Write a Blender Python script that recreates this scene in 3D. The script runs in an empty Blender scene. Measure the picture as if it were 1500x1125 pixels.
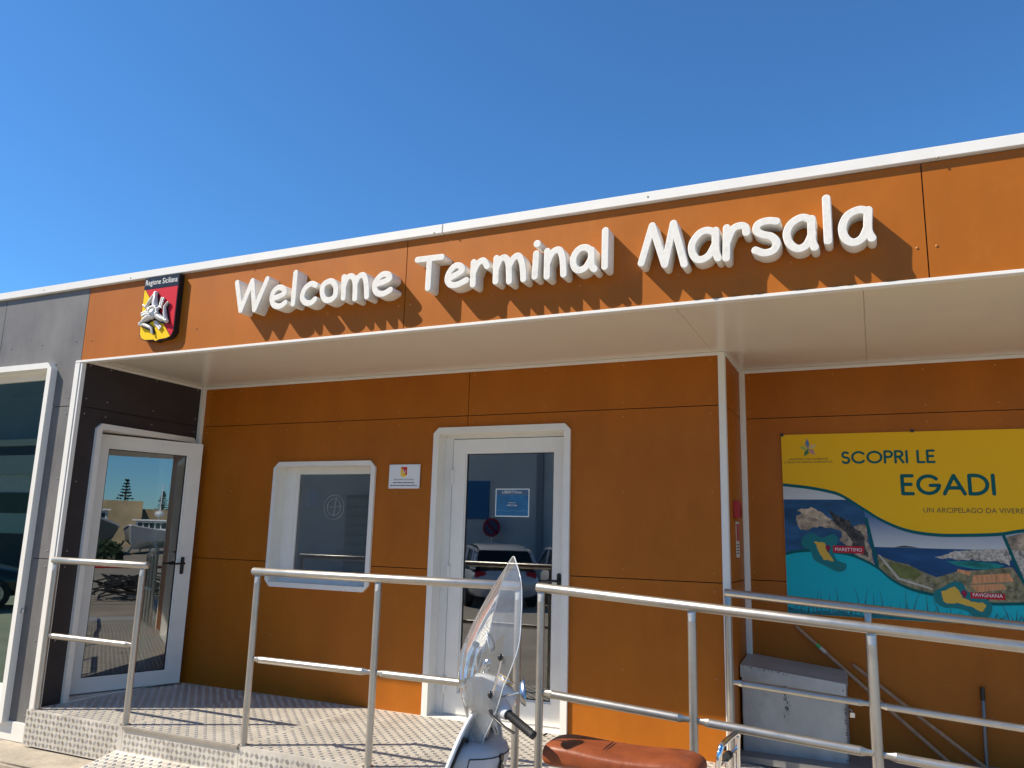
import bpy, bmesh, math, random
import numpy as np
from mathutils import Vector, Matrix
R = math.radians
random.seed(7)
scene = bpy.context.scene
col = scene.collection

# ------------------------------------------------------------------ camera
cam_d = bpy.data.cameras.new('camera')
cam = bpy.data.objects.new('camera', cam_d)
col.objects.link(cam)
yaw, pitch, roll = -0.4305, 0.1909, 0.0274
Fw = Vector((math.sin(yaw)*math.cos(pitch), math.cos(yaw)*math.cos(pitch), math.sin(pitch)))
Rt = Fw.cross(Vector((0, 0, 1))).normalized()
Up = Rt.cross(Fw)
Rt, Up = Rt*math.cos(roll)+Up*math.sin(roll), -Rt*math.sin(roll)+Up*math.cos(roll)
M = Matrix((Rt, Up, -Fw)).transposed().to_4x4()
M.translation = Vector((5.7126, -4.2181, 1.35))
cam.matrix_world = M
cam_d.sensor_width = 36.0
cam_d.lens = 1153.16/1500*36
cam_d.clip_start = 0.05
cam_d.clip_end = 3000
scene.camera = cam

# ------------------------------------------------------------------ sky, sun, exposure
SUN = Vector((-1.63, -1.0, 1.865)).normalized()      # towards the sun
world = bpy.data.worlds.new('World')
scene.world = world
world.use_nodes = True
nt = world.node_tree
nt.nodes.clear()
sky = nt.nodes.new('ShaderNodeTexSky')
sky.sky_type = 'NISHITA'
sky.sun_disc = False
sky.sun_elevation = math.asin(SUN.z)
sky.sun_rotation = math.atan2(SUN.x, SUN.y)
sky.altitude = 0
sky.air_density = 1.0
sky.dust_density = 0.0
sky.ozone_density = 10.0
bg = nt.nodes.new('ShaderNodeBackground')
bg.inputs['Strength'].default_value = 0.115
wo = nt.nodes.new('ShaderNodeOutputWorld')
tint = nt.nodes.new('ShaderNodeMix')           # camera white balance of the sky
tint.data_type = 'RGBA'
tint.blend_type = 'MULTIPLY'
tint.inputs[0].default_value = 1
tint.inputs[7].default_value = (0.67, 0.97, 1.05, 1)
nt.links.new(sky.outputs[0], tint.inputs[6])
nt.links.new(tint.outputs[2], bg.inputs[0])
nt.links.new(bg.outputs[0], wo.inputs[0])
sun_d = bpy.data.lights.new('sun', 'SUN')
sun_d.energy = 5.0
sun_d.angle = R(0.5)
sun_d.color = (1.0, 0.90, 0.74)
sun = bpy.data.objects.new('sun', sun_d)
sun.rotation_euler = SUN.to_track_quat('Z', 'Y').to_euler()
sun.location = (-8, -8, 12)
col.objects.link(sun)
vs = scene.view_settings
scene.display_settings.display_device = 'sRGB'
vs.view_transform = 'Standard'
vs.look = 'None'
vs.gamma = 1.0
vs.use_curve_mapping = False
vs.exposure = 0.55
scene.cycles.max_bounces = 10
scene.cycles.transparent_max_bounces = 24

# ------------------------------------------------------------------ materials
def new_mat(name):
    m = bpy.data.materials.new(name)
    m.use_nodes = True
    t = m.node_tree
    t.nodes.clear()
    out = t.nodes.new('ShaderNodeOutputMaterial')
    return m, t, out

def paint(name, c, rough=0.5, metal=0.0, spec=0.5, vary=0.0, scale=8.0, stretch=(1, 1, 1), bump=0.0, bscale=60.0,
          rvary=0.0, stain=None, stain_amt=0.0, stain_scale=3.0, coat=0.0):
    m, t, out = new_mat(name)
    N, L = t.nodes.new, t.links.new
    b = N('ShaderNodeBsdfPrincipled')
    b.inputs['Base Color'].default_value = (*c, 1)
    b.inputs['Roughness'].default_value = rough
    b.inputs['Metallic'].default_value = metal
    b.inputs['Specular IOR Level'].default_value = spec
    if coat:
        b.inputs['Coat Weight'].default_value = coat
        b.inputs['Coat Roughness'].default_value = 0.08
    L(b.outputs[0], out.inputs[0])
    tc = N('ShaderNodeTexCoord')
    mp = N('ShaderNodeMapping')
    mp.inputs['Scale'].default_value = stretch
    L(tc.outputs['Object'], mp.inputs[0])
    last = None
    if vary:
        n = N('ShaderNodeTexNoise')
        n.inputs['Scale'].default_value = scale
        n.inputs['Detail'].default_value = 7
        n.inputs['Roughness'].default_value = 0.62
        L(mp.outputs[0], n.inputs[0])
        r = N('ShaderNodeValToRGB')
        r.color_ramp.elements[0].position = 0.3
        r.color_ramp.elements[1].position = 0.7
        r.color_ramp.elements[0].color = (*[max(0, x*(1-vary)) for x in c], 1)
        r.color_ramp.elements[1].color = (*[min(1, x*(1+vary)) for x in c], 1)
        L(n.outputs['Fac'], r.inputs[0])
        last = r.outputs[0]
        if rvary:
            mr = N('ShaderNodeMapRange')
            mr.inputs['To Min'].default_value = max(0.02, rough-rvary)
            mr.inputs['To Max'].default_value = min(1, rough+rvary)
            L(n.outputs['Fac'], mr.inputs[0])
            L(mr.outputs[0], b.inputs['Roughness'])
    if stain:
        n = N('ShaderNodeTexNoise')
        n.inputs['Scale'].default_value = stain_scale
        n.inputs['Detail'].default_value = 9
        n.inputs['Roughness'].default_value = 0.7
        L(tc.outputs['Object'], n.inputs[0])
        r = N('ShaderNodeValToRGB')
        r.color_ramp.elements[0].position = 0.52
        r.color_ramp.elements[1].position = 0.75
        r.color_ramp.elements[0].color = (0, 0, 0, 1)
        r.color_ramp.elements[1].color = (stain_amt,)*3+(1,)
        L(n.outputs['Fac'], r.inputs[0])
        mx = N('ShaderNodeMix')
        mx.data_type = 'RGBA'
        L(r.outputs[0], mx.inputs[0])
        if last: L(last, mx.inputs[6])
        else: mx.inputs[6].default_value = (*c, 1)
        mx.inputs[7].default_value = (*stain, 1)
        last = mx.outputs[2]
    if last: L(last, b.inputs['Base Color'])
    if bump:
        n = N('ShaderNodeTexNoise')
        n.inputs['Scale'].default_value = bscale
        n.inputs['Detail'].default_value = 5
        L(mp.outputs[0], n.inputs[0])
        bp = N('ShaderNodeBump')
        bp.inputs['Strength'].default_value = bump
        bp.inputs['Distance'].default_value = 0.01
        L(n.outputs['Fac'], bp.inputs['Height'])
        L(bp.outputs[0], b.inputs['Normal'])
    return m

def pane_mat(name, tint, ior, clear=1.0, rough=0.0, gloss=(0.93, 0.97, 1)):
    """thin sheet of glass: Fresnel mirror over a tinted see-through"""
    m, t, out = new_mat(name)
    N, L = t.nodes.new, t.links.new
    tr = N('ShaderNodeBsdfTransparent'); tr.inputs[0].default_value = (*tint, 1)
    gl = N('ShaderNodeBsdfGlossy'); gl.inputs['Roughness'].default_value = rough
    gl.inputs[0].default_value = (*gloss, 1)
    fr = N('ShaderNodeFresnel'); fr.inputs[0].default_value = ior
    mx = N('ShaderNodeMixShader')
    L(fr.outputs[0], mx.inputs[0]); L(tr.outputs[0], mx.inputs[1]); L(gl.outputs[0], mx.inputs[2])
    if clear < 1:
        df = N('ShaderNodeBsdfDiffuse'); df.inputs[0].default_value = (0.85, 0.88, 0.9, 1)
        m2 = N('ShaderNodeMixShader')
        n = N('ShaderNodeTexNoise'); n.inputs['Scale'].default_value = 9; n.inputs['Detail'].default_value = 9
        mr = N('ShaderNodeMapRange')
        mr.inputs['From Min'].default_value = 0.35; mr.inputs['From Max'].default_value = 0.75
        mr.inputs['To Min'].default_value = (1-clear)*0.8; mr.inputs['To Max'].default_value = (1-clear)*1.25
        L(n.outputs['Fac'], mr.inputs[0]); L(mr.outputs[0], m2.inputs[0])
        L(mx.outputs[0], m2.inputs[1]); L(df.outputs[0], m2.inputs[2]); L(m2.outputs[0], out.inputs[0])
    else:
        L(mx.outputs[0], out.inputs[0])
    return m

def glow(name, c, s):
    m, t, out = new_mat(name)
    e = t.nodes.new('ShaderNodeEmission'); e.inputs[0].default_value = (*c, 1); e.inputs[1].default_value = s
    t.links.new(e.outputs[0], out.inputs[0])
    return m

def s2l(r, g, b):
    f = lambda v: ((v/255+0.055)/1.055)**2.4 if v > 10 else v/255/12.92
    return (f(r), f(g), f(b))

ORANGE = paint('orange_cladding', (0.37, 0.108, 0.005), 0.48, spec=0.26, vary=0.12, scale=2.6, stretch=(1, 1, 0.35), bump=0.05, bscale=220,
               rvary=0.08, stain=(0.43, 0.15, 0.02), stain_amt=0.28, stain_scale=5)
GREY = paint('grey_cladding', (0.148, 0.143, 0.140), 0.52, spec=0.4, vary=0.26, scale=3.2, stretch=(1, 1, 0.45), bump=0.06, bscale=200, rvary=0.08,
             stain=(0.19, 0.185, 0.18), stain_amt=0.5, stain_scale=7)
DARKGREY = paint('anthracite_cladding', (0.036, 0.030, 0.031), 0.5, spec=0.35, vary=0.15, scale=4, bump=0.05, bscale=200)
WHITE = paint('white_coated_aluminium', (0.77, 0.75, 0.70), 0.38, vary=0.03, scale=5, stain=(0.62, 0.58, 0.5), stain_amt=0.25, stain_scale=4)
SOFFIT = paint('white_soffit_sheet', (0.70, 0.65, 0.56), 0.22, spec=0.5, vary=0.03, scale=3, bump=0.015, bscale=6)
LETTER = paint('white_foam_letter', (0.72, 0.70, 0.65), 0.75, vary=0.05, scale=40, bump=0.12, bscale=45, stain=(0.52, 0.50, 0.46), stain_amt=0.6, stain_scale=22)
DARK = paint('dark_cavity', (0.012, 0.011, 0.011), 0.9)
ALU = paint('satin_aluminium', (0.47, 0.445, 0.405), 0.40, metal=0.9, vary=0.12, scale=9, stretch=(1, 1, 1), bump=0.03, bscale=120, rvary=0.10,
            stain=(0.33, 0.30, 0.25), stain_amt=0.5, stain_scale=9)
TREAD = paint('chequered_aluminium', (0.63, 0.59, 0.52), 0.50, metal=0.3, vary=0.14, scale=5, bump=0.05, bscale=90, rvary=0.1,
              stain=(0.34, 0.30, 0.25), stain_amt=0.6, stain_scale=4)
TREADBAR = paint('worn_tread', (0.50, 0.46, 0.40), 0.38, metal=0.55, vary=0.12, scale=5, stain=(0.30, 0.27, 0.22), stain_amt=0.5, stain_scale=4)
CHROME = paint('chrome', (0.86, 0.87, 0.88), 0.07, metal=1.0)
DULLCHROME = paint('dull_chrome', (0.42, 0.42, 0.43), 0.22, metal=1.0)
BLACK = paint('black_plastic', (0.012, 0.012, 0.013), 0.38)
RUBBER = paint('black_rubber', (0.018, 0.018, 0.019), 0.65)
STEEL = paint('stainless_steel', (0.6, 0.6, 0.6), 0.3, metal=1.0)
CONCRETE = paint('pale_concrete', (0.40, 0.345, 0.27), 0.9, vary=0.28, scale=3, bump=0.6, bscale=26, stain=(0.17, 0.15, 0.12), stain_amt=0.6, stain_scale=5)
GROUNDM = paint('harbour_concrete', (0.34, 0.29, 0.22), 0.9, vary=0.22, scale=0.8, bump=0.5, bscale=18, stain=(0.16, 0.15, 0.135), stain_amt=0.6, stain_scale=0.35)
GLASS = pane_mat('tinted_glass', (0.66, 0.76, 0.73), 2.75)
GLASSD = pane_mat('solar_glass', (0.42, 0.54, 0.48), 2.9, gloss=(0.72, 1.0, 0.90))
FILM = pane_mat('window_glass', (0.62, 0.68, 0.66), 2.1, clear=0.93)
SCREEN = pane_mat('clear_plastic', (0.93, 0.95, 0.96), 1.65, clear=0.90, rough=0.02)
SCREEN_EDGE = pane_mat('plastic_edge', (0.9, 0.93, 0.95), 1.9, clear=0.45, rough=0.1)
ROOMW = paint('room_wall', (0.42, 0.42, 0.40), 0.8)
ROOMF = paint('room_floor', (0.22, 0.21, 0.20), 0.5)

# ------------------------------------------------------------------ mesh helpers
class MB:
    """collects shapes; build() links them as ONE mesh object"""
    def __init__(s): s.v = []; s.f = []; s.m = []; s.cur = 0
    def add(s, vs_, fs_, mi=None):
        o = len(s.v)
        s.v += [tuple(v) for v in vs_]
        s.f += [tuple(i+o for i in f) for f in fs_]
        s.m += [s.cur if mi is None else mi]*len(fs_)
        return s
    def box(s, x0, x1, y0, y1, z0, z1, bev=0.0, mi=None):
        if bev <= 0:
            return s.add([(x0,y0,z0),(x1,y0,z0),(x1,y1,z0),(x0,y1,z0),(x0,y0,z1),(x1,y0,z1),(x1,y1,z1),(x0,y1,z1)],
                  [(0,3,2,1),(4,5,6,7),(0,1,5,4),(1,2,6,5),(2,3,7,6),(3,0,4,7)], mi)
        bm = bmesh.new()
        bmesh.ops.create_cube(bm, size=1)
        for v in bm.verts:
            v.co = Vector(((x0+x1)/2+v.co.x*(x1-x0), (y0+y1)/2+v.co.y*(y1-y0), (z0+z1)/2+v.co.z*(z1-z0)))
        bmesh.ops.bevel(bm, geom=bm.edges[:], offset=bev, segments=2, affect='EDGES')
        return s.bm(bm, mi)
    def bm(s, bm, mi=None):
        bm.verts.ensure_lookup_table()
        for i, v in enumerate(bm.verts): v.index = i
        s.add([v.co[:] for v in bm.verts], [[v.index for v in f.verts] for f in bm.faces], mi)
        bm.free()
        return s
    def tube(s, pts, r, n=12, cap=True, mi=None, flat=None):
        """sweep of a circle along pts; r one number or one per point; flat=(axis vector, factor) squashes it"""
        P = [Vector(p) for p in pts]
        rr = r if isinstance(r, (list, tuple)) else [r]*len(P)
        vs_ = []; prev = None
        for i, p in enumerate(P):
            t = (P[min(i+1, len(P)-1)]-P[max(i-1, 0)]).normalized()
            if prev is None:
                a = Vector((0, 0, 1)) if abs(t.z) < 0.9 else Vector((1, 0, 0))
                u = a.cross(t).normalized()
            else:
                u = (prev-t*prev.dot(t)).normalized()
            prev = u; w = t.cross(u)
            for k in range(n):
                a = 2*math.pi*k/n
                dv = u*math.cos(a)*rr[i]+w*math.sin(a)*rr[i]
                if flat:
                    ax = Vector(flat[0]); dv = dv-ax*dv.dot(ax)*(1-flat[1])
                vs_.append(p+dv)
        fs_ = []
        for i in range(len(P)-1):
            for k in range(n):
                fs_.append((i*n+k, i*n+(k+1) % n, (i+1)*n+(k+1) % n, (i+1)*n+k))
        if cap:
            fs_.append(tuple(reversed(range(n)))); fs_.append(tuple((len(P)-1)*n+k for k in range(n)))
        return s.add(vs_, fs_, mi)
    def prism(s, poly, y0, y1, mi=None):
        """polygon in (x, z) drawn out along y (y0 the front)"""
        n = len(poly)
        vs_ = [(x, y0, z) for x, z in poly]+[(x, y1, z) for x, z in poly]
        fs_ = [tuple(range(n)), tuple(reversed(range(n, 2*n)))]
        fs_ += [(i, i+n, (i+1) % n+n, (i+1) % n) for i in range(n)]
        return s.add(vs_, fs_, mi)
    def ring(s, outer, inner, y0, y1, mi=None):
        n = len(outer)
        vs_ = [(x, y0, z) for x, z in outer]+[(x, y0, z) for x, z in inner]+[(x, y1, z) for x, z in outer]+[(x, y1, z) for x, z in inner]
        fs_ = []
        for i in range(n):
            j = (i+1) % n
            fs_ += [(i, j, n+j, n+i), (2*n+j, 2*n+i, 3*n+i, 3*n+j), (j, i, 2*n+i, 2*n+j), (n+i, n+j, 3*n+j, 3*n+i)]
        return s.add(vs_, fs_, mi)
    def sphere(s, c, r, n=10, mi=None):
        bm = bmesh.new()
        bmesh.ops.create_uvsphere(bm, u_segments=n*2, v_segments=n, radius=1)
        rr = r if isinstance(r, (list, tuple)) else (r, r, r)
        for v in bm.verts: v.co = Vector((c[0]+v.co.x*rr[0], c[1]+v.co.y*rr[1], c[2]+v.co.z*rr[2]))
        return s.bm(bm, mi)
    def loft(s, rings, cap=True, mi=None):
        n = len(rings[0]); vs_ = [p for r in rings for p in r]; fs_ = []
        for i in range(len(rings)-1):
            for k in range(n):
                fs_.append((i*n+k, i*n+(k+1) % n, (i+1)*n+(k+1) % n, (i+1)*n+k))
        if cap:
            fs_.append(tuple(reversed(range(n)))); fs_.append(tuple((len(rings)-1)*n+k for k in range(n)))
        return s.add(vs_, fs_, mi)
    def xf(s, m, start=0):
        s.v = s.v[:start]+[tuple(m @ Vector(v)) for v in s.v[start:]]
        return s
    def build(s, name, mats, parent=None, smooth=None, fix=True):
        me = bpy.data.meshes.new(name)
        me.from_pydata(s.v, [], s.f)
        mats = mats if isinstance(mats, (list, tuple)) else [mats]
        for m in mats: me.materials.append(m)
        if len(mats) > 1: me.polygons.foreach_set('material_index', s.m)
        if fix:
            bm = bmesh.new(); bm.from_mesh(me)
            bmesh.ops.recalc_face_normals(bm, faces=bm.faces)
            bm.to_mesh(me); bm.free()
        if smooth:
            me.shade_smooth(); me.set_sharp_from_angle(angle=R(smooth))
        me.update()
        return link(name, me, parent)

def link(name, me, parent=None):
    o = bpy.data.objects.new(name, me)
    col.objects.link(o)
    if parent: hang(o, parent)
    return o
def hang(o, parent):
    o.parent = parent
    w = world_of(parent)
    o.matrix_parent_inverse = w.inverted()
def world_of(o):
    if o.parent: return world_of(o.parent) @ o.matrix_parent_inverse @ o.matrix_basis
    return o.matrix_basis.copy()
def tag(o, label, cat, group=None):
    o['label'] = label; o['category'] = cat
    if group: o['group'] = group
    return o
def thing(name, label, cat, loc, group=None):
    o = bpy.data.objects.new(name, None)
    o.empty_display_size = 0.1
    o.location = loc
    col.objects.link(o)
    return tag(o, label, cat, group)
def structure(o):
    o['kind'] = 'structure'; return o
def stuff(o):
    o['kind'] = 'stuff'; return o

def chamfer(x0, x1, z0, z1, c):
    c = c if isinstance(c, (list, tuple)) else (c, c, c, c)     # bl, br, tr, tl
    return [(x0+c[0], z0), (x1-c[1], z0), (x1, z0+c[1]), (x1, z1-c[2]), (x1-c[2], z1), (x0+c[3], z1), (x0, z1-c[3]), (x0, z0+c[0])]

def plate(mb, xs, zs, inside, y0, y1):
    """sheet with openings: cells of the xs/zs grid for which inside(xc, zc) holds, one skin, no doubled faces"""
    nx, nz = len(xs)-1, len(zs)-1
    on_ = [[inside((xs[i]+xs[i+1])/2, (zs[k]+zs[k+1])/2) for k in range(nz)] for i in range(nx)]
    g = lambda i, k: 0 <= i < nx and 0 <= k < nz and on_[i][k]
    V = {}; vs_ = []; fs_ = []
    def v(i, k, b):
        if (i, k, b) not in V: V[(i, k, b)] = len(vs_); vs_.append((xs[i], y1 if b else y0, zs[k]))
        return V[(i, k, b)]
    for i in range(nx):
        for k in range(nz):
            if not g(i, k): continue
            fs_.append((v(i,k,0), v(i+1,k,0), v(i+1,k+1,0), v(i,k+1,0)))
            fs_.append((v(i,k,1), v(i,k+1,1), v(i+1,k+1,1), v(i+1,k,1)))
            if not g(i-1, k): fs_.append((v(i,k,0), v(i,k+1,0), v(i,k+1,1), v(i,k,1)))
            if not g(i+1, k): fs_.append((v(i+1,k,0), v(i+1,k,1), v(i+1,k+1,1), v(i+1,k+1,0)))
            if not g(i, k-1): fs_.append((v(i,k,0), v(i,k,1), v(i+1,k,1), v(i+1,k,0)))
            if not g(i, k+1): fs_.append((v(i,k+1,0), v(i+1,k+1,0), v(i+1,k+1,1), v(i,k+1,1)))
    return mb.add(vs_, fs_)

def curve_mesh(cu, name):
    o = bpy.data.objects.new(name, cu)
    col.objects.link(o)
    dg = bpy.context.evaluated_depsgraph_get()
    me = bpy.data.meshes.new_from_object(o.evaluated_get(dg))
    bpy.data.objects.remove(o); bpy.data.curves.remove(cu)
    me.name = name
    return me

def text(name, body, x, z, y, size, mat, parent=None, align='LEFT', width=None, m=None, bold=0.0, height=None):
    """flat print standing in a wall plane (x, z) at depth y, read from -y; m maps the wall frame to the world"""
    cu = bpy.data.curves.new(name, 'FONT')
    cu.body = body; cu.size = size; cu.align_x = align; cu.offset = bold; cu.resolution_u = 3
    me = curve_mesh(cu, name)
    me.transform(Matrix(((1,0,0,0),(0,0,-1,0),(0,1,0,0),(0,0,0,1))))
    xs = [v.co.x for v in me.vertices]; zs_ = [v.co.z for v in me.vertices]
    sx = width/(max(xs)-min(xs)) if width else 1
    sz = height/(max(zs_)-min(zs_)) if height else (sx if width else 1)
    x0 = (max(xs)+min(xs))/2 if align == 'CENTER' else min(xs)
    z0 = min(zs_)
    for v in me.vertices: v.co = Vector(((v.co.x-x0)*sx+x, y, (v.co.z-z0)*sz+z))
    if m is not None: me.transform(m)
    me.materials.append(mat)
    return link(name, me, parent)

def catmull(pts, n=6):
    if len(pts) < 3: return pts
    P = [pts[0]]+list(pts)+[pts[-1]]
    if pts[0] == pts[-1]: P[0] = pts[-2]; P[-1] = pts[1]
    out = []
    for i in range(1, len(P)-2):
        p0, p1, p2, p3 = (np.array(P[k], float) for k in (i-1, i, i+1, i+2))
        for k in range(n):
            t = k/n
            out.append(tuple(0.5*((2*p1)+(-p0+p2)*t+(2*p0-5*p1+4*p2-p3)*t*t+(-p0+3*p1-3*p2+p3)*t**3)))
    out.append(tuple(pts[-1]))
    return out

def stroke_mesh(name, strokes, r, depth, bevel, step=0.004):
    """solid letter: union of round-ended pen strokes in (x, z), front face at y=0, back at y=depth"""
    segs = []
    for s in strokes:
        segs += [(np.array(a), np.array(b)) for a, b in zip(s[:-1], s[1:])]
    al = np.array([p for s in strokes for p in s])
    lo = al.min(0)-r*1.6; hi = al.max(0)+r*1.6
    X = np.arange(lo[0], hi[0]+step, step); Z = np.arange(lo[1], hi[1]+step, step)
    gx, gz = np.meshgrid(X, Z, indexing='ij')
    D = np.full(gx.shape, 9.0)
    for a, b in segs:
        d_ = b-a; L = max(float(d_ @ d_), 1e-12)
        t = np.clip(((gx-a[0])*d_[0]+(gz-a[1])*d_[1])/L, 0, 1)
        D = np.minimum(D, np.hypot(gx-a[0]-t*d_[0], gz-a[1]-t*d_[1]))
    D = D-r+bevel
    nxt = {}; P = {}
    def ep(i, k, j, l):
        key = (i, k, j, l) if (i, k) < (j, l) else (j, l, i, k)
        if key not in P:
            a, b = D[i, k], D[j, l]; t = a/(a-b)
            P[key] = (X[i]+(X[j]-X[i])*t, Z[k]+(Z[l]-Z[k])*t)
        return key
    ins = D < 0
    for i in range(len(X)-1):
        for k in range(len(Z)-1):
            c = [(i, k), (i+1, k), (i+1, k+1), (i, k+1)]
            f = [bool(ins[q]) for q in c]
            if all(f) or not any(f): continue
            ent = []; ext = []
            for q in range(4):
                a, b = c[q], c[(q+1) % 4]
                if f[q] and not f[(q+1) % 4]: ext.append(ep(*a, *b))
                if not f[q] and f[(q+1) % 4]: ent.append(ep(*a, *b))
            if len(ext) == 1: nxt[ext[0]] = ent[0]
            else:
                for e_ in ext: nxt[e_] = min(ent, key=lambda w: math.dist(P[w], P[e_]))
    loops = []
    while nxt:
        k0 = next(iter(nxt)); lp = [k0]; k1 = nxt.pop(k0)
        while k1 != k0 and k1 in nxt: lp.append(k1); k1 = nxt.pop(k1)
        pts = [P[q] for q in lp]
        keep = [pts[0]]
        for q in pts[1:]:
            if math.dist(q, keep[-1]) > step*0.45: keep.append(q)
        if len(keep) > 5: loops.append(keep)
    cu = bpy.data.curves.new(name, 'CURVE'); cu.dimensions = '2D'; cu.fill_mode = 'BOTH' if depth else 'FRONT'
    cu.extrude = max(depth/2-bevel, 0); cu.bevel_depth = bevel; cu.bevel_resolution = 2
    for lp in loops:
        sp = cu.splines.new('POLY'); sp.points.add(len(lp)-1)
        for q, (x, z) in zip(sp.points, lp): q.co = (x, z, 0, 1)
        sp.use_cyclic_u = True
    me = curve_mesh(cu, name)
    me.transform(Matrix(((1,0,0,0),(0,0,-1,depth/2),(0,1,0,0),(0,0,0,1))))
    return me

# measured outlines, in metres on their wall planes (x, z)
LETTERS = [
  ('W', 0, [[(1.621, 3.091), (1.679, 2.878), (1.763, 3.088), (1.806, 2.872), (1.899, 3.087)]]),
  ('e', 1, [[(1.964, 2.934), (2.018, 2.946), (2.064, 2.965), (2.055, 2.995), (2.011, 3.013), (1.966, 2.986), (1.956, 2.934), (1.982, 2.886), (2.035, 2.874), (2.077, 2.895)]]),
  ('l', 0, [[(2.149, 3.104), (2.147, 2.88)]]),
  ('c', 1, [[(2.331, 2.993), (2.289, 3.008), (2.239, 2.975), (2.223, 2.919), (2.255, 2.877), (2.302, 2.872), (2.333, 2.893)]]),
  ('o', 1, [[(2.448, 3.009), (2.398, 2.989), (2.391, 2.933), (2.417, 2.884), (2.46, 2.875), (2.499, 2.901), (2.502, 2.957), (2.479, 2.995), (2.448, 3.009)]]),
  ('m', 1, [[(2.563, 3.025), (2.569, 2.879)], [(2.566, 2.955), (2.591, 3.015), (2.629, 3.021), (2.656, 2.975), (2.663, 2.864)], [(2.657, 2.965), (2.682, 3.011), (2.719, 3.019), (2.744, 2.971), (2.757, 2.869)]]),
  ('e', 1, [[(2.831, 2.946), (2.889, 2.957), (2.928, 2.975), (2.914, 3.002), (2.869, 3.006), (2.826, 2.971), (2.815, 2.923), (2.838, 2.884), (2.889, 2.875), (2.938, 2.895)]]),
  ('T', 0, [[(3.132, 3.075), (3.311, 3.072)], [(3.222, 3.069), (3.219, 2.876)]]),
  ('e', 1, [[(3.381, 2.926), (3.431, 2.946), (3.463, 2.969), (3.445, 2.996), (3.406, 2.999), (3.37, 2.961), (3.359, 2.915), (3.383, 2.881), (3.431, 2.876), (3.492, 2.897)]]),
  ('r', 1, [[(3.54, 3.008), (3.54, 2.864)], [(3.54, 2.936), (3.568, 2.994), (3.606, 3.011), (3.635, 2.971)]]),
  ('m', 1, [[(3.696, 3.015), (3.695, 2.867)], [(3.696, 2.943), (3.722, 3.003), (3.757, 3.009), (3.779, 2.964), (3.786, 2.857)], [(3.783, 2.953), (3.811, 3.0), (3.845, 3.01), (3.87, 2.957), (3.88, 2.861)]]),
  ('i', 0, [[(3.96, 3.011), (3.953, 2.868)]]),
  ('dot', 0, [[(3.964, 3.073), (3.966, 3.071)]]),
  ('n', 1, [[(4.031, 3.017), (4.031, 2.859)], [(4.031, 2.938), (4.064, 3.003), (4.106, 3.015), (4.128, 2.965), (4.136, 2.861)]]),
  ('a', 1, [[(4.307, 2.981), (4.272, 3.008), (4.228, 3.001), (4.197, 2.956), (4.201, 2.902), (4.23, 2.874), (4.274, 2.889), (4.307, 2.942)], [(4.307, 2.988), (4.308, 2.899), (4.325, 2.87)]]),
  ('l', 0, [[(4.39, 3.096), (4.387, 2.877)]]),
  ('M', 0, [[(4.601, 2.872), (4.665, 3.085), (4.734, 2.847), (4.785, 3.082), (4.842, 2.836)]]),
  ('a', 1, [[(5.011, 2.996), (4.967, 3.015), (4.922, 2.999), (4.886, 2.946), (4.889, 2.889), (4.92, 2.852), (4.972, 2.867), (5.009, 2.926)], [(5.014, 3.008), (5.012, 2.897), (5.024, 2.849)]]),
  ('r', 1, [[(5.073, 3.014), (5.067, 2.843)], [(5.07, 2.924), (5.103, 2.999), (5.144, 3.016), (5.171, 3.003), (5.175, 2.973)]]),
  ('s', 1, [[(5.329, 3.014), (5.283, 3.023), (5.237, 3.011), (5.227, 2.977), (5.255, 2.951), (5.301, 2.933), (5.327, 2.895), (5.308, 2.856), (5.262, 2.847), (5.218, 2.868)]]),
  ('a', 1, [[(5.503, 2.994), (5.456, 3.016), (5.402, 2.99), (5.378, 2.937), (5.392, 2.881), (5.429, 2.849), (5.472, 2.864), (5.502, 2.922)], [(5.502, 3.002), (5.499, 2.889), (5.511, 2.846)]]),
  ('l', 0, [[(5.577, 3.103), (5.576, 2.872)]]),
  ('a', 1, [[(5.768, 3.002), (5.729, 3.017), (5.673, 2.994), (5.646, 2.934), (5.657, 2.876), (5.692, 2.847), (5.735, 2.865), (5.764, 2.923)], [(5.77, 3.009), (5.763, 2.907), (5.779, 2.859)]]),
]
EMBLEM = {
  'shield': [(0.61, 3.253), (0.976, 3.249), (0.996, 3.107), (0.984, 2.908), (0.973, 2.789), (0.962, 2.76), (0.916, 2.746), (0.837, 2.742), (0.803, 2.73), (0.774, 2.744), (0.684, 2.747), (0.645, 2.763), (0.624, 2.795), (0.625, 2.913), (0.62, 3.158)],
  'header': [(0.61, 3.253), (0.976, 3.249), (0.973, 3.163), (0.619, 3.161)],
  'red': [(0.637, 3.156), (0.968, 3.154), (0.979, 2.795), (0.953, 2.764)],
  'yellow': [(0.62, 3.154), (0.63, 3.153), (0.949, 2.761), (0.911, 2.748), (0.837, 2.746), (0.803, 2.735), (0.776, 2.747), (0.685, 2.751), (0.646, 2.766), (0.629, 2.794), (0.628, 2.913)],
  'legA': [(0.785, 2.994), (0.769, 3.036), (0.767, 3.111), (0.712, 3.055), (0.678, 3.011), (0.643, 3.031)],
  'legB': [(0.808, 2.931), (0.857, 2.903), (0.913, 2.881), (0.886, 2.943), (0.878, 2.998), (0.905, 3.029)],
  'legC': [(0.744, 2.936), (0.693, 2.914), (0.64, 2.878), (0.702, 2.862), (0.76, 2.837), (0.777, 2.795)],
  'ears': [(0.821, 2.99), (0.841, 3.07), (0.71, 2.98), (0.632, 2.954), (0.778, 2.893), (0.85, 2.829)],
  'head': [(0.77, 2.944)],
}
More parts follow.
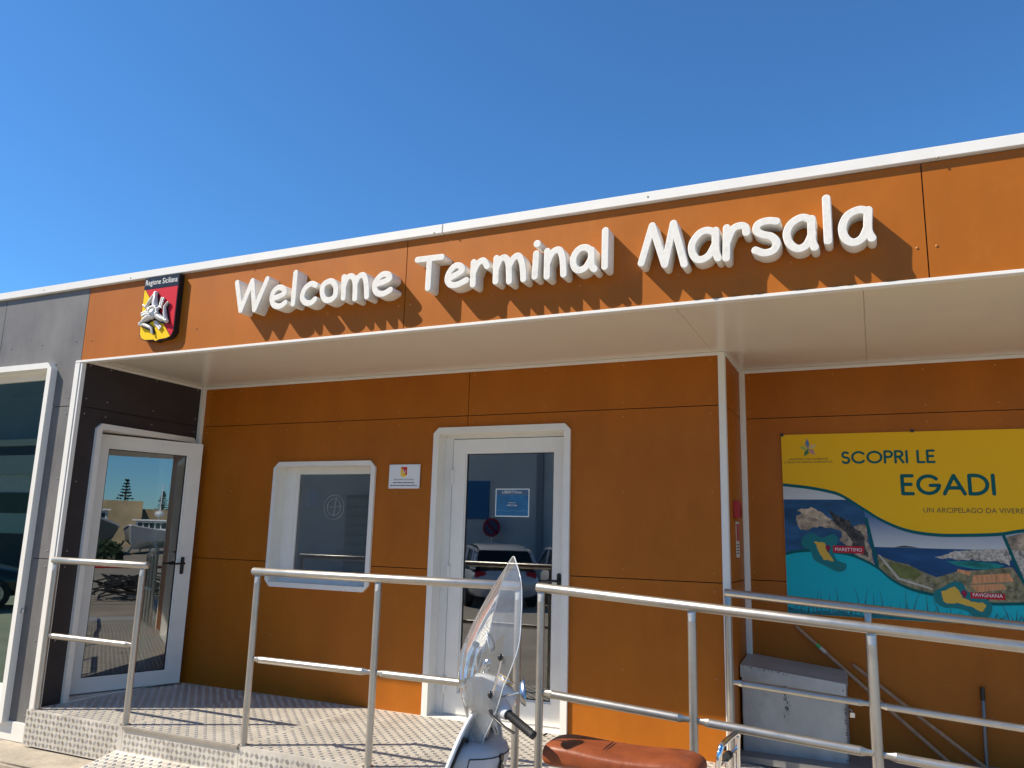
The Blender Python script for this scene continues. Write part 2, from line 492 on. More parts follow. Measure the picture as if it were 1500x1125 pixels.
POSTER = {
  'topc': [(5.102, 1.779), (5.271, 1.76), (5.416, 1.732), (5.512, 1.698), (5.653, 1.602), (5.75, 1.536), (5.869, 1.478), (5.988, 1.447), (6.128, 1.435), (6.267, 1.438), (6.381, 1.443), (6.482, 1.452), (6.605, 1.476)],
  'botc': [(5.111, 1.277), (5.185, 1.297), (5.305, 1.308), (5.46, 1.299), (5.573, 1.276), (5.707, 1.208), (5.8, 1.126), (5.916, 1.067), (6.055, 1.036), (6.18, 1.011), (6.38, 0.998), (6.567, 1.009)],
  'div1': [(5.657, 1.548), (5.716, 1.201)],
  'div2': [(6.482, 1.452), (6.577, 1.135)],
  'hor1': [(5.105, 1.675), (5.656, 1.657)],
  'hor2': [(5.664, 1.339), (6.594, 1.349)],
  'head': [(5.193, 1.548), (5.237, 1.584), (5.291, 1.605), (5.369, 1.571), (5.458, 1.517), (5.52, 1.471), (5.597, 1.49), (5.646, 1.5), (5.657, 1.386), (5.701, 1.221), (5.635, 1.249), (5.562, 1.302), (5.477, 1.381), (5.495, 1.436), (5.416, 1.469), (5.325, 1.471), (5.218, 1.455), (5.196, 1.506)],
  'land': [(5.721, 1.292), (5.784, 1.263), (5.849, 1.243), (5.903, 1.235), (5.995, 1.187), (6.075, 1.154), (6.134, 1.174), (6.193, 1.195), (6.25, 1.204), (6.364, 1.215), (6.52, 1.24), (6.567, 1.149), (6.576, 1.113), (6.567, 1.012), (6.381, 1.002), (6.18, 1.018), (6.056, 1.046), (5.917, 1.074), (5.8, 1.129), (5.719, 1.204)],
  'field': [(5.744, 1.216), (5.831, 1.239), (5.926, 1.223), (5.994, 1.167), (5.944, 1.126), (5.849, 1.142)],
  'town': [(6.072, 1.287), (6.203, 1.336), (6.306, 1.347), (6.502, 1.356), (6.524, 1.296), (6.504, 1.246), (6.424, 1.274), (6.301, 1.282), (6.187, 1.278)],
  'lagoon': [(6.14, 1.263), (6.3, 1.269), (6.423, 1.261), (6.477, 1.245), (6.419, 1.217), (6.297, 1.219), (6.207, 1.234)],
  'roof1': [(6.294, 1.177), (6.5, 1.198), (6.523, 1.147), (6.278, 1.121)],
  'roof2': [(6.272, 1.113), (6.457, 1.129), (6.481, 1.096), (6.308, 1.068)],
  'roof3': [(6.206, 1.215), (6.284, 1.199), (6.271, 1.173), (6.199, 1.195)],
  'road': [(5.721, 1.292), (5.736, 1.292), (5.849, 1.142), (6.047, 1.08), (6.051, 1.068), (5.836, 1.128)],
  'halo1': [(5.227, 1.395), (5.297, 1.431), (5.361, 1.399), (5.44, 1.428), (5.47, 1.381), (5.435, 1.312), (5.458, 1.245), (5.514, 1.22), (5.505, 1.179), (5.454, 1.164), (5.378, 1.201), (5.305, 1.239), (5.279, 1.307), (5.227, 1.333)],
  'isl1': [(5.308, 1.37), (5.353, 1.367), (5.379, 1.365), (5.39, 1.31), (5.408, 1.284), (5.438, 1.237), (5.399, 1.24), (5.367, 1.248), (5.337, 1.295), (5.326, 1.336)],
  'halo2': [(6.057, 1.062), (6.105, 1.089), (6.177, 1.131), (6.227, 1.121), (6.252, 1.072), (6.35, 1.027), (6.386, 0.992), (6.375, 0.93), (6.329, 0.902), (6.275, 0.917), (6.232, 0.945), (6.154, 0.959), (6.108, 0.957), (6.063, 0.986), (6.049, 1.023)],
  'isl2': [(6.098, 1.064), (6.139, 1.078), (6.18, 1.099), (6.202, 1.075), (6.221, 1.032), (6.27, 1.004), (6.337, 1.001), (6.352, 0.984), (6.326, 0.939), (6.289, 0.961), (6.235, 0.983), (6.19, 0.993), (6.132, 0.983), (6.105, 1.001), (6.099, 1.032)],
  'pins': [(5.399, 1.324), (6.232, 1.052)],
  'tag1': [(5.434, 1.342), (5.636, 1.348), (5.634, 1.302), (5.432, 1.295)],
  'tag2': [(6.271, 1.066), (6.466, 1.068), (6.46, 1.031), (6.268, 1.025)],
  'band': [(5.113, 0.873), (5.26, 0.866), (5.389, 0.867), (5.539, 0.857), (5.711, 0.849), (5.88, 0.86), (6.113, 0.863), (6.555, 0.875)],
  'scopri': [(5.513, 1.925), (6.123, 1.927), (5.518, 2.023), (6.129, 2.019)],
  'egadi': [(5.883, 1.702), (6.465, 1.708), (5.892, 1.851), (6.476, 1.851)],
  'un': [(6.023, 1.584), (6.615, 1.591), (6.025, 1.62)],
  'star': [(5.293, 2.036)],
  'min1': [(5.157, 1.96), (5.43, 1.959)],
  'min2': [(5.131, 1.937), (5.464, 1.939)],
  'corner': [(5.108, 2.145), (6.661, 2.152), (5.109, 0.87)],
}

# ------------------------------------------------------------------ ground
GZ = -0.36           # harbour apron
D1, D2 = 1.285, 1.982    # entrance wall, alcove wall
ZS, ZF = 2.662, 2.654
ZJU, ZJL = 2.2834, 1.08
XE = 9.2             # right end of the building
g = MB(); g.add([(-300, -300, GZ), (64, -300, GZ), (64, 300, GZ), (-300, 300, GZ)], [(0, 1, 2, 3)])
structure(g.build('ground', GROUNDM))
g = MB(); g.add([(64, -300, -1.6), (900, -300, -1.6), (900, 300, -1.6), (64, 300, -1.6)], [(0, 1, 2, 3)])
g.add([(64, -300, -1.6), (64, 300, -1.6), (64, 300, GZ), (64, -300, GZ)], [(0, 1, 2, 3)], 1)
structure(g.build('water', [paint('harbour_water', (0.02, 0.07, 0.10), 0.12, bump=0.4, bscale=1.5), CONCRETE]))
# raised concrete pavement along the left front of the building
k = MB()
bm = bmesh.new()
bmesh.ops.create_cube(bm, size=1)
for v in bm.verts: v.co = Vector((-6+v.co.x*13.9, -0.02+v.co.y*0.74, -0.31+v.co.z*0.104))
bmesh.ops.bevel(bm, geom=bm.edges[:], offset=0.02, segments=3, affect='EDGES')
bmesh.ops.subdivide_edges(bm, edges=[e for e in bm.edges if e.calc_length() > 1], cuts=60, use_grid_fill=True)
for v in bm.verts:
    v.co += Vector((0, random.uniform(-.008, .008) if v.co.y < -0.2 else 0, random.uniform(-.003, .003)))
k.bm(bm)
structure(k.build('pavement', CONCRETE, smooth=50))

# ------------------------------------------------------------------ terminal building
B = thing('terminal_building', 'single-storey terminal building clad in orange and grey panels with white trim', 'building', (2.4, 3, GZ))
SIDE = Matrix(((0, -1, 0, -0.045), (1, 0, 0, 0), (0, 0, 1, 0), (0, 0, 0, 1)))     # wall frame -> dark side wall (faces +x)
RET = Matrix(((0, 1, 0, 4.815), (-1, 0, 0, 0), (0, 0, 1, 0), (0, 0, 0, 1)))       # faces -x (not seen)

def panel(xs, zs, inside, y, mat, m=None, parent=B, t=0.010):
    mb = MB(); plate(mb, xs, zs, inside, y, y+t)
    if m is not None: mb.xf(m)
    return mb.build('cladding_panel', mat, parent)
yes = lambda x, z: True
g2 = 0.003
# fascia band
fx = [-0.073, 2.985, 6.025, XE]
for a, b in zip(fx[:-1], fx[1:]):
    panel([a+g2, b-g2], [2.645, 3.262], yes, 0, ORANGE)
# grey front, left (openings for the big window and the corner post)
wx = -0.36
panel([-1.127+g2, wx, -0.12, -0.073-g2], [ZJU+g2, 2.64, 2.66, 3.262], lambda x, z: not (x < wx and z < 2.64) and not (x > -0.12 and z < 2.65), 0, GREY)
panel([-4.2, -1.127-g2], [2.64, 3.262], yes, 0, GREY)
panel([wx, -0.12], [ZJL+g2, ZJU-g2], yes, 0, GREY)
panel([wx, -0.12], [-0.12, ZJL-g2], yes, 0, GREY)
panel([-4.2, -2.63], [-0.12, 2.634], yes, 0, GREY)
# entrance wall with door and window openings
door_o = lambda x, z: not (2.55 < x < 3.645 and z < 2.155)
win_o = lambda x, z: not (0.93 < x < 1.94 and 0.90 < z < 1.91)
both = lambda x, z: door_o(x, z) and win_o(x, z)
xs = [-0.043, 0.93, 1.94, 2.55, 3.645, 4.802]
panel([-0.043, 2.8076-g2], [ZJU+g2, ZS], yes, D1, ORANGE)
panel([2.8076+g2, 4.802], [ZJU+g2, ZS], yes, D1, ORANGE)
zs = [ZJL+g2, 1.91, 2.155, ZJU-g2]
panel([-0.043, 0.93, 1.94, 2.55, 2.8076-g2], zs, both, D1, ORANGE)
panel([2.8076+g2, 3.645, 4.802], zs, both, D1, ORANGE)
panel([-0.043, 0.93, 1.94, 2.55], [-0.02, 0.90, ZJL-g2], both, D1, ORANGE)
panel([3.645, 4.802], [-0.08, ZJL-g2], yes, D1, ORANGE)
# pillar return and alcove wall
for z0, z1 in ((-0.1, ZJL-g2), (ZJL+g2, ZJU-g2), (ZJU+g2, ZS)):
    MB().box(4.805, 4.815, D1+0.012, D2, z0, z1).build('cladding_panel', ORANGE, B)
for (x0, x1) in ((4.817, 7.45-g2), (7.45+g2, XE)):
    for z0, z1 in ((-0.45, ZJL-g2), (ZJL+g2, ZJU-g2), (ZJU+g2, ZS)):
        panel([x0, x1], [z0, z1], yes, D2, ORANGE)
# dark side wall with the opening of the left door
so = lambda x, z: not (0.225 < x < 1.19 and z < 2.13)
sx = [0.03, 0.225, 1.19, 1.245]
panel(sx, [ZJU+g2, ZS], so, 0, DARKGREY, SIDE)
panel(sx, [ZJL+g2, 2.13, ZJU-g2], so, 0, DARKGREY, SIDE)
panel([0.03, 0.225], [-0.01, ZJL-g2], so, 0, DARKGREY, SIDE)
panel([1.19, 1.245], [-0.01, ZJL-g2], so, 0, DARKGREY, SIDE)

# carcass behind the cladding, floor, ceiling, roof
c = MB()
plate(c, [-4.2, -2.6, -0.37, -0.06], [-0.3, -0.12, 2.63, 3.25], lambda x, z: not (-2.6 < x < -0.37 and -0.12 < z < 2.63), 0.014, 0.14)
plate(c, [-0.073, XE], [2.675, 3.25], yes, 0.014, 0.14)
plate(c, xs, [-0.02, 0.90, 1.91, 2.155, 2.67], both, D1+0.014, D1+0.12)
plate(c, [4.84, XE], [-0.5, 2.67], yes, D2+0.014, D2+0.12)
k0 = len(c.v); plate(c, [0.02, 0.225, 1.19, 1.29], [-0.02, 2.13, 2.67], so, 0.012, 0.10); c.xf(SIDE, k0)
c.build('wall', DARK, B)
r = MB(); r.box(-4.2, XE, 0.15, 7, 3.20, 3.25).build('roof', WHITE, B)
r = MB(); r.box(-4.2, XE, 6.9, 7.0, GZ, 3.2)
r.box(-4.3, -4.2, 0.0, 7.0, GZ, 3.33); r.box(XE, XE+0.1, D2+.13, 7.0, GZ, 3.26); r.box(XE, XE+.06, 0.0, D2+.129, 2.67, 3.26)
r.box(-4.2, XE, 4.6, 4.7, -0.01, 2.9)
r.box(2.3, 2.35, 1.41, 4.6, -0.01, 2.9); r.box(4.7, 4.75, 2.1, 4.6, -0.01, 2.9)
r.build('wall', ROOMW, B)
MB().box(-4.2, XE, 1.41, 6.9, -0.05, -0.012).box(-4.2, -0.2, 0.15, 1.40, -0.05, -0.012).build('floor', ROOMF, B)
MB().box(-4.2, XE, 2.11, 6.9, 2.9, 2.93).build('ceiling', ROOMW, B)

# roof edge, fascia trim, soffit
for a, b in ((-4.3, -2.75), (-2.75, 3.263), (3.263, XE+.1)):
    t = MB(); t.box(a+.0015, b-.0015, -0.030, 0.16, 3.268, 3.331, bev=0.004)
    t.build('roof_edge_trim', WHITE, B, smooth=30)
t = MB(); t.box(-0.122, XE, -0.012, 0.035, 2.634, ZF, bev=0.003); t.build('fascia_trim', WHITE, B, smooth=30)
sxs = [-0.04, 4.74, 5.725, 6.71, 7.695, XE]
for a, b in zip(sxs[:-1], sxs[1:]):
    e = D2-0.002 if a > 4.7 else D1-0.002
    MB().box(a+.0008, b-.0008, 0.036, e, ZS, ZS+0.012, bev=0.0012).build('soffit_panel', SOFFIT, B, smooth=30)
t = MB(); t.box(0.0, 4.775, D1-0.014, D1-0.001, 2.638, ZS-.001, bev=0.002); t.build('wall_trim', WHITE, B, smooth=30)
t = MB(); t.box(4.856, XE, D2-0.014, D2-0.001, 2.638, ZS-.001, bev=0.002); t.build('wall_trim', WHITE, B, smooth=30)
t = MB(); t.box(-0.044, -0.030, 0.036, 1.243, 2.638, ZS-.001, bev=0.002); t.build('wall_trim', WHITE, B, smooth=30)
t = MB(); t.box(4.8155, 4.829, D1+.037, D2-0.041, 2.638, ZS-.001, bev=0.002); t.build('wall_trim', WHITE, B, smooth=30)
m = MB()
for x in (-2.9, -0.62, 0.42, 1.63, 3.20, 3.33, 4.62, 6.1, 7.5):
    m.sphere((x, -0.031, 3.285+0.018*math.sin(x*7)), (.006, .003, .006), 5)
stuff(m.build('trim_screw', paint('zinc_screw', (.30, .28, .24), .4, metal=.6), B, smooth=60))
# corner posts
t = MB(); t.box(-0.122, -0.064, -0.012, 0.02, -0.256, 2.6335, bev=0.003); t.box(-0.0635, -0.040, -0.006, 0.030, -0.256, 2.6335, bev=0.003)
t.build('corner_post', WHITE, B, smooth=30)
MB().box(-0.044, -0.002, 1.245, D1-0.001, -0.01, ZS-.001, bev=0.003).build('corner_post', WHITE, B, smooth=30)
t = MB(); t.box(4.772, 4.8195, D1-0.012, D1-0.001, -0.08, ZS-.001, bev=0.003); t.box(4.8155, 4.8195, D1-.0005, D1+0.035, -0.08, ZS-.001)
t.build('corner_post', WHITE, B, smooth=30)
MB().box(4.8157, 4.856, D2-0.04, D2-0.001, -0.45, ZS-.001, bev=0.003).build('corner_post', WHITE, B, smooth=30)
MB().box(-4.2, -0.1225, -0.014, 0.02, -0.256, -0.121, bev=0.003).build('plinth', WHITE, B, smooth=30)

# cladding screws
rv = MB()
def screw(p, n, r=0.0068):
    n = Vector(n); a = Vector((0, 0, 1)); u = a.cross(n).normalized(); w = n.cross(u)
    vs_ = []
    for rad, h in ((r, 0.0005), (r*0.85, 0.0035), (r*0.4, 0.005)):
        vs_ += [Vector(p)+n*h+(u*math.cos(i*math.pi/4)+w*math.sin(i*math.pi/4))*rad for i in range(8)]
    fs_ = [(j*8+i, j*8+(i+1) % 8, j*8+8+(i+1) % 8, j*8+8+i) for j in range(2) for i in range(8)]+[tuple(16+i for i in range(8))]
    rv.add(vs_, fs_)
F_ = (0, -1, 0)
rv.cur = 0
for x in (0.02, 0.56, 1.159, 1.77, 2.37, 2.94, 3.03, 3.62, 4.20, 4.786, 5.382, 5.98, 6.067, 6.66, 7.25):
    screw((x, 0, 2.817), F_)
for x in (0.05, 0.415, 1.0, 1.574, 2.17, 2.76, 2.85, 3.467, 4.087, 4.716):
    screw((x, D1, 2.61), F_); screw((x, D1, 2.335), F_); screw((x, D1, 2.228), F_)
    for z in (1.683, 1.144, 1.022, 0.472):
        if both(x, z) and not (0.88 < x < 2.0 and 0.86 < z < 1.95) and not 2.5 < x < 3.7: screw((x, D1, z), F_)
for x in (4.886, 5.487, 6.086, 6.528, 7.1, 7.7):
    for z in (2.60, 2.34, 2.222, 1.681, 1.138, 1.02, 0.458): screw((x, D2, z), F_)
for y in (1.34, 1.62, 1.90):
    for z in (1.683, 1.144, 1.022, 0.472, 2.228, 2.335, 2.60): screw((4.815, y, z), (1, 0, 0))
rv.cur = 1
for x in (-0.16, -0.58, -0.98, -1.27, -1.7): screw((x, 0, 2.822), F_)
for z in (2.353, 2.222, 1.70, 1.14, 1.02, 0.47, -0.07): screw((-0.165, 0, z), F_)
for y in (0.07, 0.265, 0.73, 1.21):
    for z in (2.624, 2.351, 2.228): screw((-0.045, y, z), (1, 0, 0))
for z in (1.683, 1.144, 1.022, 0.472): screw((-0.045, 0.075, z), (1, 0, 0))
stuff(rv.build('screw', [paint('orange_screw', (0.46, 0.19, 0.05), 0.4), paint('grey_screw', (0.24, 0.235, 0.23), 0.4)], B, smooth=50, fix=False))

# ------------------------------------------------------------------ frames, doors, window
def opening_frame(name, x0, x1, z0, z1, face, proud, deep, cham, m=None, sill=True):
    """white reveal: flat flange with cut corners, then the lining going into the wall (wall frame: x right, y in)"""
    mb = MB()
    o = chamfer(x0, x1, z0, z1, cham)
    i_ = chamfer(x0+face, x1-face, z0+(face if sill else 0.012), z1-face, 0.006)
    mb.ring(o, i_, -proud, 0.012)
    o2 = chamfer(x0+face-.012, x1-face+.012, z0+(face-.012 if sill else 0.002), z1-face+.012, 0.008)
    mb.ring(o2, i_, 0.0125, deep)
    if m is not None: mb.xf(m)
    return mb

def door_leaf(W, z0, z1, sl, sr, bot, top, m, hinges, hx, handle_x, lever, parent):
    """glazed aluminium leaf in its own frame: x from hinge side, y into the room"""
    mb = MB(); T = 0.055
    mb.ring([(0, z0), (W, z0), (W, z1), (0, z1)], [(sl, z0+bot), (W-sr, z0+bot), (W-sr, z1-top), (sl, z1-top)], 0, T)
    # glazing bead
    b0 = [(sl, z0+bot), (W-sr, z0+bot), (W-sr, z1-top), (sl, z1-top)]
    b1 = [(sl+.012, z0+bot+.012), (W-sr-.012, z0+bot+.012), (W-sr-.012, z1-top-.012), (sl+.012, z1-top-.012)]
    mb.ring(b0, b1, 0.010, 0.045)
    mb.xf(m); leaf = mb.build('door', WHITE, parent)

    gk = MB(); a = [(sl+.012, z0+bot+.012), (W-sr-.012, z0+bot+.012), (W-sr-.012, z1-top-.012), (sl+.012, z1-top-.012)]
    a2 = [(sl+.018, z0+bot+.018), (W-sr-.018, z0+bot+.018), (W-sr-.018, z1-top-.018), (sl+.018, z1-top-.018)]
    gk.ring(a, a2, 0.0145, 0.021); gk.xf(m); gk.build('gasket', RUBBER, leaf)
    s = MB(); s.add([(sl+.004, .022, z0+bot+.004), (W-sr-.004, .022, z0+bot+.004), (W-sr-.004, .022, z1-top-.004), (sl+.004, .022, z1-top-.004)], [(0, 1, 2, 3)])
    s.xf(m); s.build('pane', GLASS, leaf, fix=False)
    h = MB(); h.box(handle_x-.017, handle_x+.017, -0.012, 0.0005, 0.94, 1.09, bev=0.006)
    h.tube([(handle_x, -0.012, 1.035), (handle_x, -0.05, 1.035)], 0.010, 10)
    h.tube([(handle_x, -0.05, 1.035), (handle_x+lever*0.03, -0.056, 1.035), (handle_x+lever*0.13, -0.056, 1.030)], [0.010, 0.010, 0.008], 10)
    h.tube([(handle_x, -0.012, 0.97), (handle_x, -0.020, 0.97)], 0.009, 10)
    h.xf(m); h.build('handle', BLACK, leaf, smooth=40)
    for z in hinges:
        q = MB(); q.tube([(hx, -0.012, z-.06), (hx, -0.012, z+.06)], 0.011, 10); q.box(hx-.02, hx+.02, -0.006, -0.0005, z-.055, z+.055)
        q.xf(m); q.build('hinge', WHITE, leaf, smooth=40)
    return leaf

T1 = Matrix.Translation((0, D1, 0))
# main door
opening_frame('f', 2.512, 3.683, -0.008, 2.192, 0.050, 0.022, 0.10, (0.0, 0.0, .045, .045), T1, sill=False).build('door_frame', WHITE, B)
jf = MB()   # fixed jamb behind the lining
jf.ring([(2.55, -0.02), (3.645, -0.02), (3.645, 2.154), (2.55, 2.154)], [(2.632, 0.012), (3.628, 0.012), (3.628, 2.112), (2.632, 2.112)], 0.1005, 0.15)
jf.xf(T1); jf.build('door_frame', WHITE, B)
MD = Matrix.Translation((2.640, D1+0.092, 0))
door_leaf(0.972, 0.018, 2.106, 0.110, 0.092, 0.150, 0.104, MD, (1.80, 1.05, 0.22), 0.0, 0.930, -1, B)
# left door, standing ajar
opening_frame('f', 0.185, 1.235, -0.004, 2.168, 0.047, 0.030, 0.20, (0.0, 0.0, .04, .04), SIDE, sill=False).build('door_frame', WHITE, B)
ang = R(19.3)
tx = Vector((math.sin(ang), math.cos(ang), 0)); ny = Vector((-math.cos(ang), math.sin(ang), 0))
hp = Vector((-0.181, 0.383, 0))-tx*0.02
ML = Matrix(((tx.x, ny.x, 0, hp.x), (tx.y, ny.y, 0, hp.y), (0, 0, 1, 0), (0, 0, 0, 1)))
door_leaf(0.885, 0.018, 2.105, 0.062, 0.125, 0.105, 0.105, ML, (), 0.0, 0.80, -1, B)
# small window
WF = opening_frame('f', 0.898, 1.968, 0.872, 1.938, 0.040, 0.022, 0.105, .055, T1).build('window', WHITE, B)
w = MB(); w.ring([(0.925, 0.90), (1.945, 0.90), (1.945, 1.912), (0.925, 1.912)], [(1.055, 0.985), (1.86, 0.985), (1.86, 1.862), (1.055, 1.862)], 0.1055, 0.15)
w.ring([(1.045, .975), (1.87, .975), (1.87, 1.872), (1.045, 1.872)], [(1.085, 1.012), (1.835, 1.012), (1.835, 1.838), (1.085, 1.838)], 0.112, 0.140); w.xf(T1); w.build('sash', WHITE, WF)
w = MB(); w.add([(1.08, D1+.125, 1.007), (1.84, D1+.125, 1.007), (1.84, D1+.125, 1.843), (1.08, D1+.125, 1.843)], [(0, 1, 2, 3)]); w.build('pane', FILM, WF, fix=False)
# large front window on the left
BW = MB(); BW.ring(chamfer(-2.63, -0.343, -0.131, 2.648, (0, 0, .05, .05)), chamfer(-2.585, -0.392, -0.06, 2.60, .006), -0.055, 0.013)
BW.ring(chamfer(-2.60, -0.375, -0.10, 2.615, .006), chamfer(-2.585, -0.392, -0.06, 2.60, .006), 0.0135, 0.10)
BW = BW.build('window', WHITE, B)
w = MB(); w.ring([(-2.60, -.115), (-.375, -.115), (-.375, 2.625), (-2.60, 2.625)], [(-2.53, .10), (-.425, .10), (-.425, 2.545), (-2.53, 2.545)], 0.1005, 0.14); w.build('sash', WHITE, BW)
w = MB(); w.add([(-2.54, .115, .09), (-.415, .115, .09), (-.415, .115, 2.555), (-2.54, .115, 2.555)], [(0, 1, 2, 3)]); w.build('pane', GLASSD, BW, fix=False)
w = MB(); w.box(-0.352, -0.343, -0.03, 0.0, 0.66, 0.70, bev=.003); w.box(-.343, -.325, -.022, -.008, .665, .695, bev=.003); w.build('window_catch', WHITE, BW)
# things on the glass / inside
o = MB().box(1.175, 1.285, D1+.128, D1+.130, 1.56, 1.70).build('window_sticker', paint('blue_sticker', (0.03, 0.16, 0.34), 0.4))
tag(o, 'small blue notice stuck inside the square entrance window', 'notice')
ringm = MB()
for rr in (0.105, 0.07): ringm.tube([(1.47+rr*math.cos(i*math.pi/16), D1+.1235, 1.555+rr*math.sin(i*math.pi/16)) for i in range(33)], 0.0022, 6, cap=False)
ringm.tube([(1.47, D1+.1235, 1.48), (1.485, D1+.1235, 1.60), (1.50, D1+.1235, 1.66)], 0.0025, 6); ringm.tube([(1.38, D1+.1235, 1.555), (1.57, D1+.1235, 1.56)], 0.0022, 6)
tag(ringm.build('window_decal', paint('frosted_decal', (0.35, 0.37, 0.36), 0.6)), 'round frosted outline emblem on the square window pane', 'decal')

# white pleated curtain hanging inside, seen through the free side of the left door
cu_ = MB(); n_ = 40
row = [(-0.29-.022*math.sin(i*1.25)-.03*i/n_, 1.085+.235*i/n_) for i in range(n_+1)]
for i in range(n_): cu_.add([(*row[i], .02), (*row[i+1], .02), (*row[i+1], 2.35), (*row[i], 2.35)], [(0, 1, 2, 3)])
o = cu_.build('curtain', paint('white_voile', (.78, .80, .74), .8), None, smooth=60, fix=False)
tag(o, 'pale pleated curtain hanging inside behind the open glass door', 'curtain')

# ------------------------------------------------------------------ lettering on the fascia
DEPTH = 0.105
SG = thing('welcome_sign', 'white raised letters Welcome Terminal Marsala fixed along the orange fascia', 'sign', (3.7, 0, 2.83))
for ch, smooth_, strokes in LETTERS:
    st = [catmull(s) if smooth_ and len(s) > 2 else s for s in strokes]
    r = 0.0235 if ch == 'dot' else 0.0212
    me = stroke_mesh('letter', st, r, DEPTH, 0.0035)
    for v in me.vertices: v.co.y -= DEPTH+0.0005
    me.materials.append(LETTER)
    me.shade_smooth(); me.set_sharp_from_angle(angle=R(50))
    link('letter', me, SG)

# ------------------------------------------------------------------ regional emblem
EM = thing('regional_emblem', 'black shield plaque headed Regione Siciliana with a silver three-legged figure on red and yellow', 'emblem', (0.76, 0, 2.73))
RED = paint('emblem_red', (0.56, 0.012, 0.030), 0.5, spec=.2)
YEL = paint('emblem_yellow', (0.86, 0.55, 0.004), 0.5, spec=.2)
SILV = paint('emblem_silver', (0.60, 0.59, 0.57), 0.4, metal=0.2, vary=0.25, scale=45)
BLK = paint('emblem_black', (0.012, 0.012, 0.014), 0.3)
def layer(name, poly, y0, y1, mat, parent, smooth=None):
    m = MB(); m.prism(poly, y0, y1); return m.build(name, mat, parent, smooth)
sh = [(.612, 3.252), (.980, 3.252), (.980, 2.80), (.962, 2.765), (.918, 2.747), (.84, 2.742), (.803, 2.730), (.774, 2.744), (.684, 2.747), (.645, 2.763), (.620, 2.797), (.614, 2.9)]
layer('shield', sh, -0.048, -0.0005, BLK, EM)
layer('header', [(.616, 3.249), (.977, 3.249), (.977, 3.162), (.616, 3.162)], -0.0495, -0.0482, BLK, EM)
layer('red_field', [(.637, 3.157), (.973, 3.157), (.973, 2.80), (.953, 2.766)], -0.0505, -0.0482, RED, EM)
layer('yellow_field', [(.620, 3.157), (.631, 3.157), (.948, 2.763), (.912, 2.752), (.838, 2.748), (.803, 2.737), (.776, 2.750), (.686, 2.753), (.650, 2.768), (.628, 2.798), (.621, 2.9)], -0.0505, -0.0482, YEL, EM)
text('header_lettering', 'Regione Siciliana', 0.628, 3.178, -0.0515, 0.06, paint('emblem_white', (0.8, 0.8, 0.78), 0.5), EM, width=0.336, height=0.058)
def leg(pts):
    m = MB()
    P = [Vector((x, -0.066, z)) for x, z in pts]
    rad = [0.026, 0.024, 0.019, 0.0155, 0.011, 0.008]
    m.tube(P, rad, 10); 
    for p_, r_ in zip(P, rad): m.sphere(p_, r_*0.98, 6)
    return m
m = MB()
for q, k in enumerate(('legA', 'legB', 'legC')):
    P = [Vector((x+.004, -0.0512-.0006*q, z-.005)) for x, z in EMBLEM[k]]
    m.tube(P, [.036, .034, .028, .025, .019, .015], 10, flat=((0, 1, 0), .012))
m.tube([(.77, -.0534, 2.90), (.77, -.0534, 3.0)], .055, 14, flat=((0, 1, 0), .012))
m.build('figure_outline_and_shadow', BLK, EM)  # black outline; its shift down and right also paints in the legs' shadow
for k in ('legA', 'legB', 'legC'):
    leg(EMBLEM[k]).build('leg', SILV, EM, smooth=60)
e_ = EMBLEM['ears']
for i in range(0, 6, 2):
    m = MB(); a, b = Vector((e_[i][0], -0.060, e_[i][1])), Vector((e_[i+1][0], -0.060, e_[i+1][1]))
    m.tube([a, a.lerp(b, .35), b], [0.006, 0.009, 0.004], 8)
    side = Vector((b-a)).cross(Vector((0, 1, 0))).normalized()
    for q in range(7):
        c_ = a.lerp(b, 0.25+q*0.12)
        for sgn in (-1, 1): m.sphere(c_+side*sgn*0.010, (0.010, 0.008, 0.010), 4)
    m.build('wheat_ear', SILV, EM, smooth=60)
hx_, hz_ = EMBLEM['head'][0]
m = MB(); m.sphere((hx_, -0.080, hz_), (0.032, 0.024, 0.043), 10)
m.sphere((hx_, -0.104, hz_-0.004), (0.006, 0.007, 0.013), 6)
for sgn in (-1, 1): m.sphere((hx_+sgn*0.012, -0.099, hz_+0.010), (0.006, 0.004, 0.004), 5)
m.sphere((hx_, -0.098, hz_-0.022), (0.011, 0.005, 0.004), 5)
hd = m.build('head', SILV, EM, smooth=60)
m = MB()
for i in range(15):
    a = R(-25+i*230/14); rr = 0.043+0.006*(i % 2)
    m.sphere((hx_+rr*math.cos(a), -0.080, hz_+0.014+rr*math.sin(a)*0.95), 0.014, 5)
for sgn in (-1, 1):
    m.tube([(hx_+sgn*.03, -.07, hz_+.03), (hx_+sgn*.065, -.072, hz_+.055), (hx_+sgn*.085, -.07, hz_+.04)], [.013, .010, .005], 8)
m.build('curls', SILV, hd, smooth=60)

